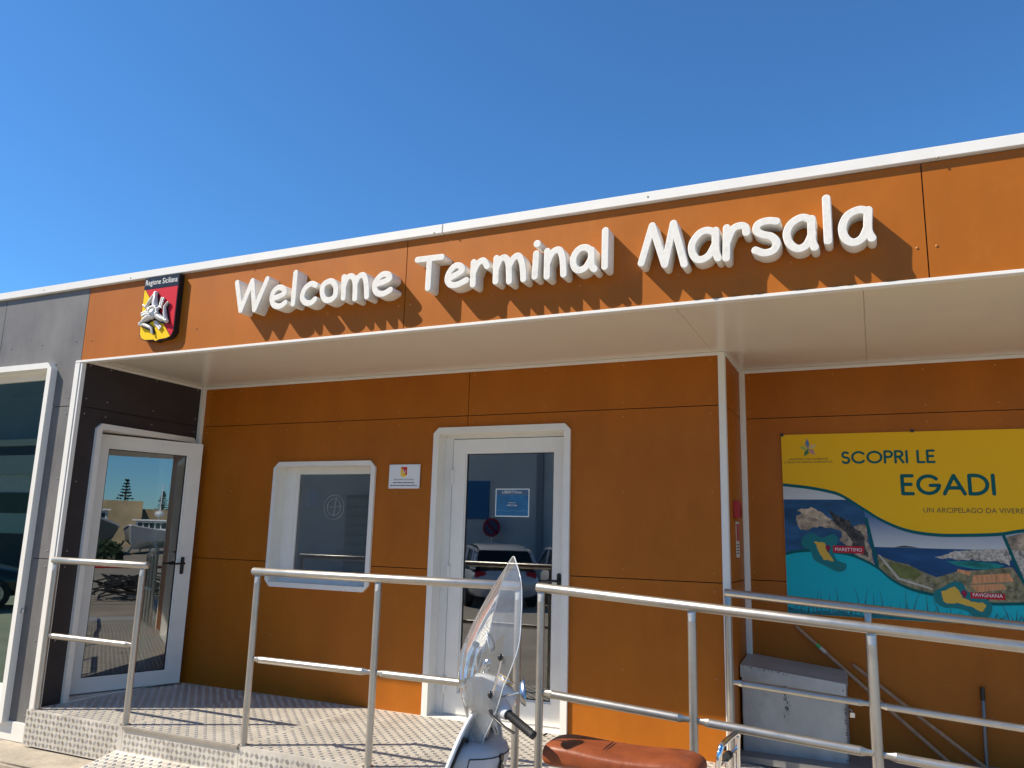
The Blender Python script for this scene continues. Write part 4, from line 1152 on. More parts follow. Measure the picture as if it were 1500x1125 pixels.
bmesh.ops.bevel(bm, geom=[e for e in bm.edges if len(e.link_faces) == 2 and e.calc_face_angle(0) > 1], offset=.006, segments=2, affect='EDGES')
m = MB(); m.bm(bm); m.build('body', MET, MC, smooth=40)
m = MB(); pass
top_ = lambda x: 0.530-.098*(x-cx0)
m.add([(cx0-.006, cy0-.010, top_(cx0)-.075), (cx1+.006, cy0-.010, top_(cx1)-.075), (cx1+.006, cy0-.010, top_(cx1)+.004), (cx0-.006, cy0-.010, top_(cx0)+.004),
       (cx0-.006, cy1, top_(cx0)+.034), (cx1+.006, cy1, top_(cx1)+.034), (cx1+.006, cy1, top_(cx1)-.06), (cx0-.006, cy1, top_(cx0)-.06)],
      [(0, 1, 2, 3), (3, 2, 5, 4), (1, 6, 5, 2), (0, 3, 4, 7)])
m.build('lid', MET, MC)
m = MB()
z = .50
PEEL = paint('flaking_paint', (0.05, 0.045, 0.04), .8)
for q in range(46):
    x = 5.115+rs.gauss(0, .010); z = rs.choice((rs.uniform(.26, .38), rs.uniform(0, .5), rs.uniform(.40, .50)))
    s_ = rs.uniform(.0015, .0055); y = cy0-.0072
    pts = [(x+s_*rs.uniform(.4, 1.1)*math.cos(a), y, z+1.6*s_*rs.uniform(.4, 1.1)*math.sin(a)) for a in [i*math.pi/3.5 for i in range(7)]]
    m.add(pts, [tuple(range(7))])
for q in range(40):
    x = rs.choice((rs.uniform(cx0, cx1), cx1-.004+rs.gauss(0, .004))); z = top_(x)-.004+rs.gauss(0, .003) if x < cx1-.02 else rs.uniform(.0, .45)
    s_ = rs.uniform(.002, .007); pts = [(x+1.5*s_*rs.uniform(.4, 1.1)*math.cos(a), cy0-.0108, z+s_*rs.uniform(.4, 1)*math.sin(a)) for a in [i*math.pi/3.5 for i in range(7)]]
    m.add(pts, [tuple(range(7))])
stuff(m.build('flaked_paint', PEEL, MC, fix=False))
m = MB(); m.tube([(cx1+.004, 1.66, .30), (cx1+.03, 1.655, .30), (cx1+.034, 1.65, .285)], .004, 8); m.box(cx1+.02, cx1+.05, 1.640, 1.646, .255, .285, bev=.002)
m.build('latch', STEEL, MC, smooth=40)
WOOD = paint('bare_wood', (0.36, 0.22, 0.13), .6, vary=.25, scale=20, stretch=(1, 1, .1))
def pole(name, label, cat, a, b, r, mat, extra=()):
    m = MB(); A, Bv = Vector(a), Vector(b)
    m.tube([A, A.lerp(Bv, .006), A.lerp(Bv, .5)+Vector((0, 0, -.003)), Bv], [r*.7, r, r, r], 12)
    T = thing(name, label, cat, b)
    m.build('shaft', mat, T, smooth=50)
    for nm, t0, t1, k_, mt in extra:
        m = MB(); m.tube([A.lerp(Bv, t0), A.lerp(Bv, t1)], r*k_, 12); m.build(nm, mt, T, smooth=50)
    return T
pole('broom_handle', 'longer pale wooden stick with a green band leaning behind the grey cabinet', 'wooden stick', (5.160, 1.955, .775), (6.20, 1.90, -.118), .013, WOOD,
     [('tape', .13, .15, 1.06, paint('green_tape', (.05, .40, .10), .5)), ('tape', .151, .185, 1.05, paint('cream_tape', (.55, .48, .40), .5))])
pole('broom_handle', 'shorter wooden stick lying against the longer one below the poster', 'wooden stick', (5.52, 1.962, .545), (6.44, 1.86, -.13), .013, WOOD)
pole('metal_pole', 'upright grey metal pole with a black grip leaning on the alcove wall', 'pole', (6.291, 1.962, .47), (6.275, 1.93, -.125), .0115, paint('grey_pole', (.20, .20, .20), .4, metal=.5),
     [('grip', 0, .135, 1.2, BLACK)])

# ------------------------------------------------------------------ parked scooter (f forward = -x, l its left = -y, u up)
SX, SY = 3.99, -0.65
SC = thing('parked_scooter', 'pale grey scooter with tall clear windscreen and brown seat parked before the railing', 'scooter', (SX+.4, SY, GZ))
def S(f, l, u): return Vector((SX-f, SY-l, GZ+u))
PHI = R(42)
def St(f, l, u): return S(f*math.cos(PHI)-l*math.sin(PHI), f*math.sin(PHI)+l*math.cos(PHI), u)
SCP = paint('scooter_grey_paint', (0.62, 0.64, 0.66), .22, coat=.6, vary=.02)
SCIN = paint('scooter_inner_grey', (0.42, 0.45, 0.50), .35, vary=.03)
LEATH = paint('brown_vinyl', (0.23, 0.058, 0.020), .42, spec=.3, vary=.2, scale=14, bump=.25, bscale=26, stain=(.08, .02, .012), stain_amt=.7, stain_scale=5)
def grid(mb, fn, nu, nv, closed=False):
    vs_ = [fn(i/nu, j/nv) for i in range(nu+1) for j in range(nv+1)]
    fs_ = [(i*(nv+1)+j, i*(nv+1)+j+1, (i+1)*(nv+1)+j+1, (i+1)*(nv+1)+j) for i in range(nu) for j in range(nv)]
    mb.add(vs_, fs_); return mb
def thick(o, t, off=-1):
    md = o.modifiers.new('thickness', 'SOLIDIFY'); md.thickness = t; md.offset = off
    return o
ip = lambda u, tab: float(np.interp(u, [q[0] for q in tab], [q[1] for q in tab]))
# leg shield
wls = [(.26, .30), (.40, .33), (.60, .31), (.72, .27), (.82, .20), (.88, .13), (.92, .05)]
fcl = lambda u: .015+(.93-u)*.40
def shield_pt(a, b):
    u = .26+a*.66; l = (b*2-1)*ip(u, wls)
    return S(fcl(u)-.75*l*l, l, u)
m = MB(); grid(m, shield_pt, 26, 20); o = thick(m.build('leg_shield', SCP, SC, smooth=60), .012)
m = MB(); e = [shield_pt(i/26, 0) for i in range(27)]+[shield_pt(1, 1)]+[shield_pt(1-i/26, 1) for i in range(27)]
m.tube(e, .009, 8); m.build('shield_trim', SCP, SC, smooth=60)
m = MB(); e = [S(fcl(u)-.75*l*l-.016, l, u) for l, u in ((.25, .55), (.235, .66), (.20, .745), (.15, .785), (.09, .775), (.05, .745), (0, .735), (-.05, .745), (-.09, .775), (-.15, .785), (-.20, .745), (-.235, .66), (-.25, .55))]
m.tube(catmull([tuple(p) for p in e], 4), .008, 8); m.build('rubber_trim', RUBBER, SC, smooth=60)
# glove box
m = MB(); rings = []
for u, w_, d_ in ((.36, .19, .10), (.40, .205, .15), (.60, .205, .165), (.70, .20, .16), (.745, .185, .13), (.765, .15, .09)):
    fb = fcl(u)-.045; rings.append([S(fb-d_*(1-abs(t)**3.0), w_*t*1.0 if abs(t) < 1 else w_*t, u) for t in np.linspace(-1, 1, 15)]+[S(fb+.03, w_*t, u) for t in np.linspace(1, -1, 7)])
m.loft(rings); gb = m.build('glove_box', SCIN, SC, smooth=50)
m = MB(); u = .66
lid = [(.17, .715), (.17, .42), (-.17, .42), (-.17, .715), (.17, .715)]
pts = []
for (l0, u0), (l1, u1) in zip(lid[:-1], lid[1:]):
    for t in np.linspace(0, 1, 9)[:-1]:
        l = l0+(l1-l0)*t; u = u0+(u1-u0)*t
        pts.append(S(fcl(u)-.045-ip(u, [(.36, .10), (.40, .15), (.60, .165), (.70, .16), (.745, .13)])*(1-abs(l/.2)**3)-.0005, l, u))
m.tube(pts+[pts[0]], .0028, 6); m.build('lid_seam', RUBBER, gb, smooth=60)
m = MB(); u = .685; q = S(fcl(u)-.045-.160-.004, .03, u); m.box(q.x-.006, q.x+.006, q.y-.019, q.y+.019, q.z-.038, q.z+.038, bev=.004); lk = m.build('lock_plate', BLACK, gb)
m = MB(); m.tube([q+Vector((.006, 0, .0)), q+Vector((.012, 0, .0))], .009, 10); m.build('lock', STEEL, gb, smooth=40)
# steering column, cable, ignition
m = MB(); m.tube([S(.16, 0, .42), S(.075, 0, .70), S(-.01, 0, .93)], [.05, .048, .044], 18); m.build('column', SCP, SC, smooth=60)
m = MB(); m.tube([S(.03, -.02, .79), S(.02, -.02, .80), S(.0, -.02, .805)], [.026, .026, .018], 12); m.build('ignition_switch', paint('brass', (.55, .38, .10), .3, metal=1), SC, smooth=50)
m = MB(); m.tube(catmull([tuple(p) for p in (St(-.02, .14, .90), S(-.075, .10, .87), S(-.085, .08, .82), S(-.03, .02, .785), S(.0, .0, .77))], 6), .0055, 8); m.build('cable', paint('grey_cable', (.35, .35, .35), .5), SC, smooth=60)
# handlebar head, in the turned steering frame
HB = MB(); rings = []
for f, w_, ub, ut in ((.085, .045, .925, 1.015), (.075, .085, .895, 1.045), (.045, .098, .885, 1.062), (.0, .100, .885, 1.060), (-.06, .097, .895, 1.045), (-.11, .080, .905, 1.01), (-.135, .04, .92, .965)):
    c_ = (ub+ut)/2; h_ = (ut-ub)/2
    rings.append([St(f, w_*math.copysign(abs(math.cos(a))**.75, math.cos(a)), c_+h_*math.copysign(abs(math.sin(a))**.75, math.sin(a))) for a in [2*math.pi*i/24 for i in range(24)]])
HB.loft(rings)
hs = HB.build('handlebar_cover', SCP, SC, smooth=60)
m = MB()
c_ = St(.088, 0, .972); fwd = (St(1, 0, 0)-St(0, 0, 0))
m.tube([c_-fwd*.01, c_+fwd*.006, c_+fwd*.014], [.066, .066, .05], 24); m.build('headlight', paint('headlight_glass', (.75, .78, .8), .05, coat=1), hs, smooth=30)
# speedometer: oval yellowed window on top, facing the rider
m = MB(); n = 24
cen = St(-.085, .012, 1.036); ax1 = St(0, 1, 0)-St(0, 0, 0); ax2 = (St(-.86, 0, -.50)-St(0, 0, 0)); up_ = ax1.cross(ax2)
if up_.z < 0: up_ = -up_
m.loft([[cen+ax1*math.cos(a)*.064*k_+ax2*math.sin(a)*.040*k_+up_*h_ for a in [2*math.pi*i/n for i in range(n)]] for k_, h_ in ((1, -.015), (1, .003), (.9, .009), (.5, .012))])
m.build('speedometer', paint('yellowed_lens', (.50, .36, .15), .18, coat=.8), hs, smooth=60)
m = MB(); m.tube([cen+ax1*math.cos(a)*.066+ax2*math.sin(a)*.042 for a in [2*math.pi*i/n for i in range(n+1)]], .005, 8); m.build('speedometer_rim', CHROME, hs, smooth=60)
for sg in (1, -1):
    m = MB(); m.tube([St(-.01, sg*.07, .965), St(-.02, sg*.13, .945), St(-.035, sg*.185, .925), St(-.042, sg*.205, .918)], [.046, .040, .034, .027], 16); m.build('handlebar_arm', SCP, hs, smooth=50)
    m = MB(); a, b = St(-.040, sg*.200, .920), St(-.115, sg*.355, .858)
    m.tube([a, a.lerp(b, .03), a.lerp(b, .06), a.lerp(b, .95), a.lerp(b, .98), b], [.021, .024, .0175, .0185, .018, .013], 18)
    gq = m.build('grip', RUBBER, SC, smooth=60)
    m = MB()
    for q in range(11):
        t = .12+q*.07; m.tube([a.lerp(b, t), a.lerp(b, t+.02)], .0197, 16)
    m.build('grip_rib', RUBBER, gq, smooth=40)
    m = MB(); m.tube([St(.03, sg*.16, .93), St(.04, sg*.21, .92), St(-.0, sg*.29, .885), St(-.03, sg*.33, .868)], [.010, .009, .008, .009], 10, flat=((0, 0, 1), .55)); m.build('brake_lever', BLACK, SC, smooth=60)
    # mirror
    m = MB(); a = St(.0, sg*.12, .965); b = St(-.075, sg*.315, 1.035)
    m.tube(catmull([tuple(p) for p in (a, St(-.01, sg*.17, .985), St(-.04, sg*.24, 1.01), b)], 5), .0055, 10); arm = m.build('mirror_arm', CHROME, SC, smooth=60)
    back = (St(-1, sg*.25, .05)-St(0, 0, 0)).normalized(); sd = back.cross(Vector((0, 0, 1))).normalized(); u2 = (sd.cross(back)+sd*sg*-.45).normalized()
    m = MB(); m.loft([[b+sd*math.cos(q)*.040*k_+u2*math.sin(q)*.062*k_+back*h_ for q in [2*math.pi*i/20 for i in range(20)]] for k_, h_ in ((.25, -.022), (.75, -.016), (1, 0), (1, .006), (.93, .006))])
    m.build('mirror', DULLCHROME, SC, smooth=50)
# windscreen
fcw = [(.74, .05), (.85, .09), (.95, .125), (1.05, .145), (1.15, .14), (1.30, .075), (1.45, -.01), (1.55, -.075), (1.61, -.12)]
ww = [(.74, .012), (.80, .07), (.88, .14), (.97, .195), (1.07, .235), (1.16, .25), (1.23, .245), (1.30, .23), (1.42, .19), (1.51, .145), (1.57, .085), (1.61, .012)]
def sm(u, tab):
    return sum(ip(min(max(u+d_, tab[0][0]), tab[-1][0]), tab)*w_ for d_, w_ in ((-.04, .15), (-.02, .2), (0, .3), (.02, .2), (.04, .15)))
def scr(a, b):
    u = .74+a*.87; w_ = sm(u, ww) if .03 < a < .97 else ip(u, ww); l = (b*2-1)*w_+.045*(1-min(1, a/.35))
    return St(sm(u, fcw)-3.0*l*l, l, u)
m = MB(); grid(m, scr, 48, 22); wsn = m.build('windscreen', SCREEN, SC, smooth=70)
m = MB(); e = [scr(i/48, 0) for i in range(49)]+[scr(1-i/48, 1) for i in range(49)]
m.tube(e+[e[0]], .0028, 6, cap=False); m.build('screen_edge', SCREEN_EDGE, wsn, smooth=60)
for a, b, in ((.30, .91), (.49, .91), (.30, .09), (.49, .09)):
    q = scr(a, b); m = MB(); m.sphere(q+Vector((.006, -.004, 0)), (.012, .012, .016), 8)
    m.build('screen_knob', BLACK, wsn, smooth=60)
for b in (.91, .09):
    m = MB(); q0, q1 = scr(.30, b), scr(.49, b); sg = 1 if b > .5 else -1
    m.tube(catmull([tuple(p) for p in (q1+Vector((.012, .004, .01)), q0+Vector((.014, .004, 0)), St(.02, sg*.12, .97), St(.0, sg*.10, .955))], 5), .006, 10)
    m.build('screen_stay', CHROME, wsn, smooth=60)
m = MB(); q = scr(.56, .80); bk = (St(-1, .45, .3)-St(0, 0, 0)).normalized(); s1 = bk.cross(Vector((0, 0, 1))).normalized(); s2 = s1.cross(bk)
m.tube([q+s1*math.cos(a)*.026+s2*math.sin(a)*.042 for a in [2*math.pi*i/24 for i in range(25)]], .004, 6, cap=False); m.build('screen_badge', SCREEN_EDGE, wsn, smooth=60)
# wheels, fender, floor, rear body
def wheel(f, turned):
    T_ = St if turned else S
    m = MB(); c_ = (f, 0, .215)
    prof = [(.125, -.035), (.17, -.048), (.20, -.045), (.214, -.025), (.216, 0), (.214, .025), (.20, .045), (.17, .048), (.125, .035)]
    rings = [[T_(f+r_*math.cos(a), w_, .216+r_*math.sin(a)) for r_, w_ in prof] for a in [2*math.pi*i/36 for i in range(37)]]
    m.loft(rings, cap=False); wh = m.build('wheel', RUBBER, SC, smooth=50)
    m = MB(); rings = [[T_(f+r_*math.cos(a), w_, .216+r_*math.sin(a)) for a in [2*math.pi*i/30 for i in range(30)]] for r_, w_ in ((.126, .034), (.11, .02), (.05, .035), (.03, .05), (.03, -.05), (.05, -.035), (.11, -.02), (.126, -.034))]
    m.loft(rings); m.build('rim', STEEL, wh, smooth=40)
wheel(.27, True); wheel(-.93, False)
m = MB()
def fend(a, b):
    an = R(10+a*165); l = (b*2-1)*.085
    return St(.27+(.262-.9*l*l*3)*math.cos(an), l, .225+(.262-3*l*l)*math.sin(an))
grid(m, fend, 20, 10); thick(m.build('front_fender', SCP, SC, smooth=60), .006)
m = MB(); m.tube([St(.27, -.07, .216), St(.17, -.06, .40), St(.11, 0, .58)], .02, 10); m.build('fork', STEEL, SC, smooth=60)
m = MB(); m.box(SX-.24, SX+.42, SY-.21, SY+.21, GZ+.245, GZ+.285, bev=.015); m.build('floorboard', SCIN, SC, smooth=40)
m = MB()
for l in (-.15, -.05, .05, .15): m.box(SX-.16, SX+.36, SY-l-.012, SY-l+.012, GZ+.2855, GZ+.296, bev=.003)
m.build('floor_rubber', RUBBER, SC)
m = MB(); rings = []
for f, w_, ub, ut in ((-.36, .10, .26, .62), (-.42, .17, .25, .70), (-.60, .205, .25, .735), (-.85, .215, .27, .735), (-1.08, .19, .32, .70), (-1.22, .12, .40, .63), (-1.29, .05, .46, .56)):
    c_, h_ = (ub+ut)/2, (ut-ub)/2
    rings.append([S(f, w_*math.copysign(abs(math.cos(a))**.6, math.cos(a)), c_+h_*math.copysign(abs(math.sin(a))**.7, math.sin(a))) for a in [2*math.pi*i/28 for i in range(28)]])
m.loft(rings); m.build('rear_body', SCP, SC, smooth=60)
m = MB(); m.box(SX+1.262, SX+1.30, SY-.055, SY+.055, GZ+.46, GZ+.54, bev=.01); m.build('tail_light', paint('tail_red', (.4, .01, .01), .2, coat=.5), SC, smooth=40)
# seat: one lofted cushion with a raised rear edge, strap and puckered front
m = MB(); rings = []
for f, w_, ub, ut in ((-.315, .060, .735, .770), (-.322, .095, .722, .800), (-.345, .118, .715, .818), (-.40, .130, .715, .828), (-.50, .138, .715, .822), (-.62, .146, .72, .812), (-.76, .150, .72, .812), (-.88, .148, .72, .822), (-.96, .138, .725, .822), (-1.005, .112, .73, .806), (-1.02, .075, .74, .785)):
    c_, h_ = (ub+ut)/2, (ut-ub)/2
    rings.append([S(f, w_*math.copysign(abs(math.cos(a))**.55, math.cos(a)), c_+h_*math.copysign(abs(math.sin(a))**.62, math.sin(a))) for a in [2*math.pi*i/32 for i in range(32)]])
m.loft(rings); st_ = m.build('seat', LEATH, SC, smooth=70)
md = st_.modifiers.new('soft', 'SUBSURF'); md.levels = 2; md.render_levels = 2
m = MB()
def top_seat(f): return ip(-f, [(.345, .818), (.40, .828), (.50, .822), (.62, .812), (.76, .812), (.88, .822), (.96, .822)])
for f in (-.60, -.615):
    m.tube([S(f, l, top_seat(f)+.001-2.0*abs(l)**3.2*8) for l in np.linspace(-.125, .125, 15)], .0032, 6)
m.build('seam', paint('dark_seam', (.04, .015, .01), .6), st_, smooth=60)
m = MB()
m.tube([S(-.30, l, .805+.02*math.cos(l*14)) for l in np.linspace(-.02, .02, 5)], .004, 6)
m.build('seat_pull', BLACK, st_, smooth=60)
# folded chrome rack
m = MB()
tp = [(-1.09, .115, .50), (-1.09, .12, .72), (-1.10, .12, .85), (-1.105, .105, .885), (-1.11, .07, .90), (-1.13, -.12, .905), (-1.135, -.155, .89), (-1.13, -.17, .86), (-1.12, -.17, .50)]
m.tube(catmull([tuple(S(*p)) for p in tp], 6), .0115, 12); rk = m.build('luggage_rack', CHROME, SC, smooth=70)
m = MB()
m.tube([S(-1.10, .115, .825), S(-1.125, -.165, .835)], .0085, 10)
m.tube([S(-1.12, .05, .50), S(-1.12, .05, .83)], .007, 10); m.tube([S(-1.125, -.10, .50), S(-1.125, -.10, .83)], .007, 10)
for u in (.62, .70): m.tube([S(-1.11, .115, u), S(-1.125, -.165, u)], .007, 10)
m.build('rack_bar', CHROME, rk, smooth=70)
m = MB(); m.tube([S(-1.112, .02, .838), S(-1.116, -.03, .838)], .017, 12); m.tube([S(-1.10, .0, .878), S(-1.10, .0, .86)], .012, 10); m.build('rack_rubber', RUBBER, rk, smooth=60)

# ------------------------------------------------------------------ what stands behind the camera and shows in the glass
WHB = thing('harbour_warehouse', 'plain pale warehouse with a flat roof across the quay road', 'warehouse', (-12, -18, GZ))
WW = paint('warehouse_plaster', (.68, .66, .61), .85, vary=.12, scale=.8, stain=(.30, .28, .25), stain_amt=.5, stain_scale=.5)
m = MB(); m.box(-46, 3.5, -24, -15.6, GZ, 4.3); m.build('wall', WW, WHB)
m = MB(); m.box(-46.1, 3.6, -15.75, -15.5, 4.302, 4.55); m.build('cornice', paint('pale_cornice', (.60, .56, .48), .8), WHB)
m = MB(); m.box(-46, -3.8, -24, -17.5, 4.31, 9.0); m.build('upper_storey', paint('grey_plaster', (.34, .34, .34), .85, vary=.1, scale=.6), WHB)
for x in (-9.5, -1.2):
    m = MB(); m.box(x-1.3, x+1.3, -15.62, -15.56, GZ+.02, 2.6); fr = m.build('window', paint('shutter_green', (.10, .17, .15), .5), WHB)
    m = MB()
    for q in range(9): m.box(x-1.25, x+1.25, -15.558, -15.53, GZ+.1+q*.31, GZ+.1+q*.31+.25)
    m.build('shutter', paint('roller_shutter', (.30, .36, .34), .5), fr)
for x in (-6.3, -4.9, -2.2):
    m = MB(); m.box(x-.55, x+.55, -17.46, -17.40, 5.0, 6.3); m.build('window', paint('dark_window', (.03, .035, .04), .2), WHB)
for z0, z1, c_ in ((3.95, 4.28, (.03, .05, .09)), (3.2, 3.94, (.50, .52, .48)), (1.72, 2.5, (.05, .09, .07)), (.95, 1.71, (.50, .58, .50)), (-.3, .94, (.05, .05, .055))):
    m = MB(); m.box(-42, -18.5, -15.60, -15.52, z0, z1-.01); m.build('facade_band', paint('facade_band', c_, .6), WHB)
m = MB(); m.box(-3.7, -3.5, -15.595, -15.50, GZ, 4.29); m.build('downpipe', paint('pipe_grey', (.3, .3, .3), .5), WHB)
o = MB(); o.box(-6.35, -5.35, -15.59, -15.55, 1.85, 3.05); o = o.build('wall_banner', paint('banner_blue', (.02, .16, .34), .5)); tag(o, 'tall blue banner on the warehouse wall above the parked cars', 'banner')
NP = thing('no_parking_sign', 'round blue and red no-parking sign on a post before the warehouse', 'traffic sign', (-5.07, -15.3, GZ))
m = MB(); m.tube([(-5.07, -15.3, GZ), (-5.07, -15.3, 2.0)], .03, 10); m.build('post', STEEL, NP, smooth=50)
m = MB(); m.tube([(-5.07, -15.25, 1.6), (-5.07, -15.22, 1.6)], .29, 28); m.build('disc', PRED, NP, smooth=40)
m = MB(); m.tube([(-5.07, -15.215, 1.6), (-5.07, -15.205, 1.6)], .22, 28); m.build('blue_disc', paint('sign_blue', (.03, .05, .13), .4), NP, smooth=40)
m = MB(); m.tube([(-5.07-.19, -15.2, 1.79), (-5.07+.19, -15.2, 1.41)], .03, 8); m.build('slash', PRED, NP, smooth=40)
m = MB(); m.box(-5.32, -4.82, -15.24, -15.22, .85, 1.15); m.build('plate', paint('sign_white', (.7, .7, .7), .4), NP)
def car(label, x, y, rz, paintm, lb):
    T = thing('parked_car', label, 'car', (x, y, GZ), 'cars parked by the warehouse')
    mt = Matrix.Translation((x, y, GZ)) @ Matrix.Rotation(rz, 4, 'Z')
    # stations along the length (rear at -x): half width, sill, waist height
    m = MB(); rings = []
    for X_, w_, z0, z1 in ((-2.0, .70, .35, .72), (-1.92, .82, .25, .88), (-1.5, .88, .20, .94), (-.5, .89, .18, .93), (.5, .89, .18, .92), (1.2, .87, .20, .90), (1.75, .80, .25, .78), (1.98, .66, .32, .62)):
        rings.append([(X_, w_*math.copysign(abs(math.cos(a))**.45, math.cos(a)), (z0+z1)/2+(z1-z0)/2*math.copysign(abs(math.sin(a))**.5, math.sin(a))) for a in [2*math.pi*i/24 for i in range(24)]])
    m.loft(rings); m.xf(mt); b = m.build('body', paintm, T, smooth=40)
    m = MB(); rings = []
    for X_, w_, z1 in ((-1.88, .70, .95), (-1.62, .68, 1.36), (-1.2, .67, 1.46), (-.3, .67, 1.49), (.2, .66, 1.44), (.75, .68, 1.10), (1.0, .70, .93)):
        rings.append([(X_, .78, .88), (X_, w_, z1-.10), (X_, w_-.10, z1), (X_, -w_+.10, z1), (X_, -w_, z1-.10), (X_, -.78, .88)])
    m.loft(rings); m.xf(mt); m.build('glasshouse', paint('car_glass', (.012, .014, .016), .04), T, smooth=25)
    m = MB()
    rr = [(-1.64, 1.365), (-1.2, 1.467), (-.3, 1.497), (.2, 1.447)]
    m.loft([[(X_, .60, z_-.012), (X_, .57, z_+.006), (X_, -.57, z_+.006), (X_, -.60, z_-.012)] for X_, z_ in rr])
    for sg in (1, -1):
        for pts in (((-1.66, .69, 1.27), (-1.9, .78, .92)), ((.22, .665, 1.37), (.98, .74, .93)), ((-.45, .685, 1.41), (-.45, .79, .92)), ((-1.35, .685, 1.38), (-1.55, .79, .92)), ((-1.62, .66, 1.34), (-.3, .675, 1.42), (.22, .665, 1.37))):
            m.tube([(a, sg*b_, c_) for a, b_, c_ in pts], .045, 8)
    m.xf(mt); m.build('roof', paintm, T, smooth=40)
    for X_ in (-1.25, 1.25):
        for sg in (1, -1):
            m = MB(); m.tube([(X_, sg*.70, .31), (X_, sg*.72, .31), (X_, sg*.88, .31), (X_, sg*.90, .31)], [.27, .31, .31, .27], 24); m.xf(mt); wh = m.build('wheel', RUBBER, T, smooth=40)
            m = MB(); m.tube([(X_, sg*.901, .31), (X_, sg*.91, .31)], .19, 18); m.xf(mt); m.build('rim', STEEL, wh, smooth=40)
    for sg in (1, -1):
        m = MB(); m.box(-1.97, -1.86, sg*.62-.13, sg*.62+.13, .70, .86, bev=.02); m.xf(mt); m.build('tail_light', PRED, T)
        m = MB(); m.box(1.80, 1.94, sg*.58-.14, sg*.58+.14, .55, .68, bev=.02); m.xf(mt); m.build('headlight', paint('lamp_glass', (.6, .62, .65), .1), T)
    m = MB(); m.box(-2.02, -1.995, -.26, .26, .48, .60); m.xf(mt); m.build('number_plate', paint('plate_white', (.7, .7, .68), .4), T)
CARW = paint('car_silver', (.66, .67, .68), .2, metal=.15, coat=.8); CARW2 = paint('car_white', (.72, .73, .74), .2, coat=.8); CARD = paint('car_black', (.014, .014, .016), .15, coat=.8)
car('silver hatchback parked by the warehouse left of the white one', -3.6, -12.3, R(-126), CARW, '')
car('white hatchback parked by the warehouse right of the silver one', -1.8, -13.5, R(-124), CARW2, '')
car('black hatchback parked far left along the building front', -11.5, -5.2, R(-62), CARD, '')
# harbour side: boats on the hardstanding, fortress wall, pines
def boat(label, x, y, rz, L, W_, H, hullm, cab):
    T = thing('fishing_boat', label, 'boat', (x, y, GZ), 'boats hauled out at the harbour')
    mt = Matrix.Translation((x, y, GZ)) @ Matrix.Rotation(rz, 4, 'Z')
    m = MB(); rings = []
    for t, w_, sh_ in ((0, .80, 1.0), (.25, 1, .93), (.5, 1, .92), (.7, .86, .98), (.85, .55, 1.10), (.95, .22, 1.22), (1, .03, 1.30)):
        X_ = L*(t-.5); hw = W_/2*w_; top_z = .35+H*sh_
        rings.append([(X_, hw, top_z), (X_-(.3 if t > .9 else 0), hw*.82, .35+H*.45), (X_-(.8*t if t > .8 else 0), hw*.25, .40), (X_-(.8*t if t > .8 else 0), 0, .30), (X_-(.8*t if t > .8 else 0), -hw*.25, .40), (X_-(.3 if t > .9 else 0), -hw*.82, .35+H*.45), (X_, -hw, top_z)])
    m.loft(rings); m.xf(mt); m.build('hull', hullm, T, smooth=30)
    m = MB()
    for sg in (1, -1): m.tube([(r_[0][0], sg*r_[0][1], r_[0][2]+.03) for r_ in rings], .06, 8)
    m.xf(mt); m.build('gunwale', CARW2, T, smooth=50)
    cx, cl, cw, cz0, ch_ = cab
    m = MB(); m.box(cx-cl/2, cx+cl/2, -cw/2, cw/2, cz0, cz0+ch_, bev=.05); m.box(cx-cl/2-.15, cx+cl/2+.3, -cw/2-.12, cw/2+.12, cz0+ch_+.002, cz0+ch_+.09); m.xf(mt); cb_ = m.build('cabin', CARW2, T, smooth=40)
    m = MB()
    for q in range(5):
        yy = -cw/2+.12+q*(cw-.24)/5; m.box(cx+cl/2+.003, cx+cl/2+.02, yy+.04, yy+(cw-.24)/5-.03, cz0+ch_*.45, cz0+ch_*.85)
    for q in range(3):
        xx = cx-cl/2+.2+q*(cl-.3)/3
        for sg in (1, -1): m.box(xx, xx+(cl-.5)/3-.08, sg*(cw/2+.012)-.01, sg*(cw/2+.012)+.01, cz0+ch_*.45, cz0+ch_*.85)
    m.xf(mt); m.build('window', paint('cabin_glass', (.02, .03, .04), .1), cb_)
    m = MB(); m.tube([(cx, 0, cz0+ch_), (cx-.1, 0, cz0+ch_+2.4)], .04, 8); m.tube([(cx-.6, 0, cz0+ch_+1.2), (cx+.5, 0, cz0+ch_+1.2)], .025, 6); m.sphere((cx+.1, 0, cz0+ch_+.5), (.3, .3, .2), 8); m.xf(mt); m.build('mast', CARW2, T, smooth=60)
    m = MB()
    for q in np.linspace(-L*.35, L*.3, 4):
        for sg in (1, -1): m.tube([(q, sg*W_*.42, 0), (q, sg*W_*.30, .8)], .06, 6)
    m.xf(mt); m.build('cradle', STEEL, T)
boat('white fishing boat with a white wheelhouse propped on the quay', 50, 3.5, R(200), 9.5, 3.0, 1.05, paint('hull_white', (.6, .63, .65), .4), (-.6, 2.6, 2.1, 1.2, .85))
boat('dark green fishing boat propped on the quay beside the white one', 46, -0.2, R(176), 9.0, 3.0, 1.35, paint('hull_green', (.02, .07, .08), .35), (-2.2, 2.0, 1.8, 1.5, 1.1))
FW = thing('fortress_wall', 'long sand coloured stone wall across the harbour', 'wall', (120, 6, -1.6))
m = MB(); SAND = paint('sandstone', (.42, .32, .19), .9, vary=.3, scale=.35, stain=(.2, .15, .09), stain_amt=.7, stain_scale=.25)
m.box(120, 140, -40, 5.2, -1.6, 4.9); m.build('bastion', SAND, FW)
m = MB(); m.box(126, 142, 5.3, 70, -1.6, 3.9); m.build('curtain_wall', SAND, FW)
PINE = paint('pine_foliage', (.028, .055, .025), .8, vary=.4, scale=2); TRUNK = paint('pine_bark', (.10, .07, .05), .9)
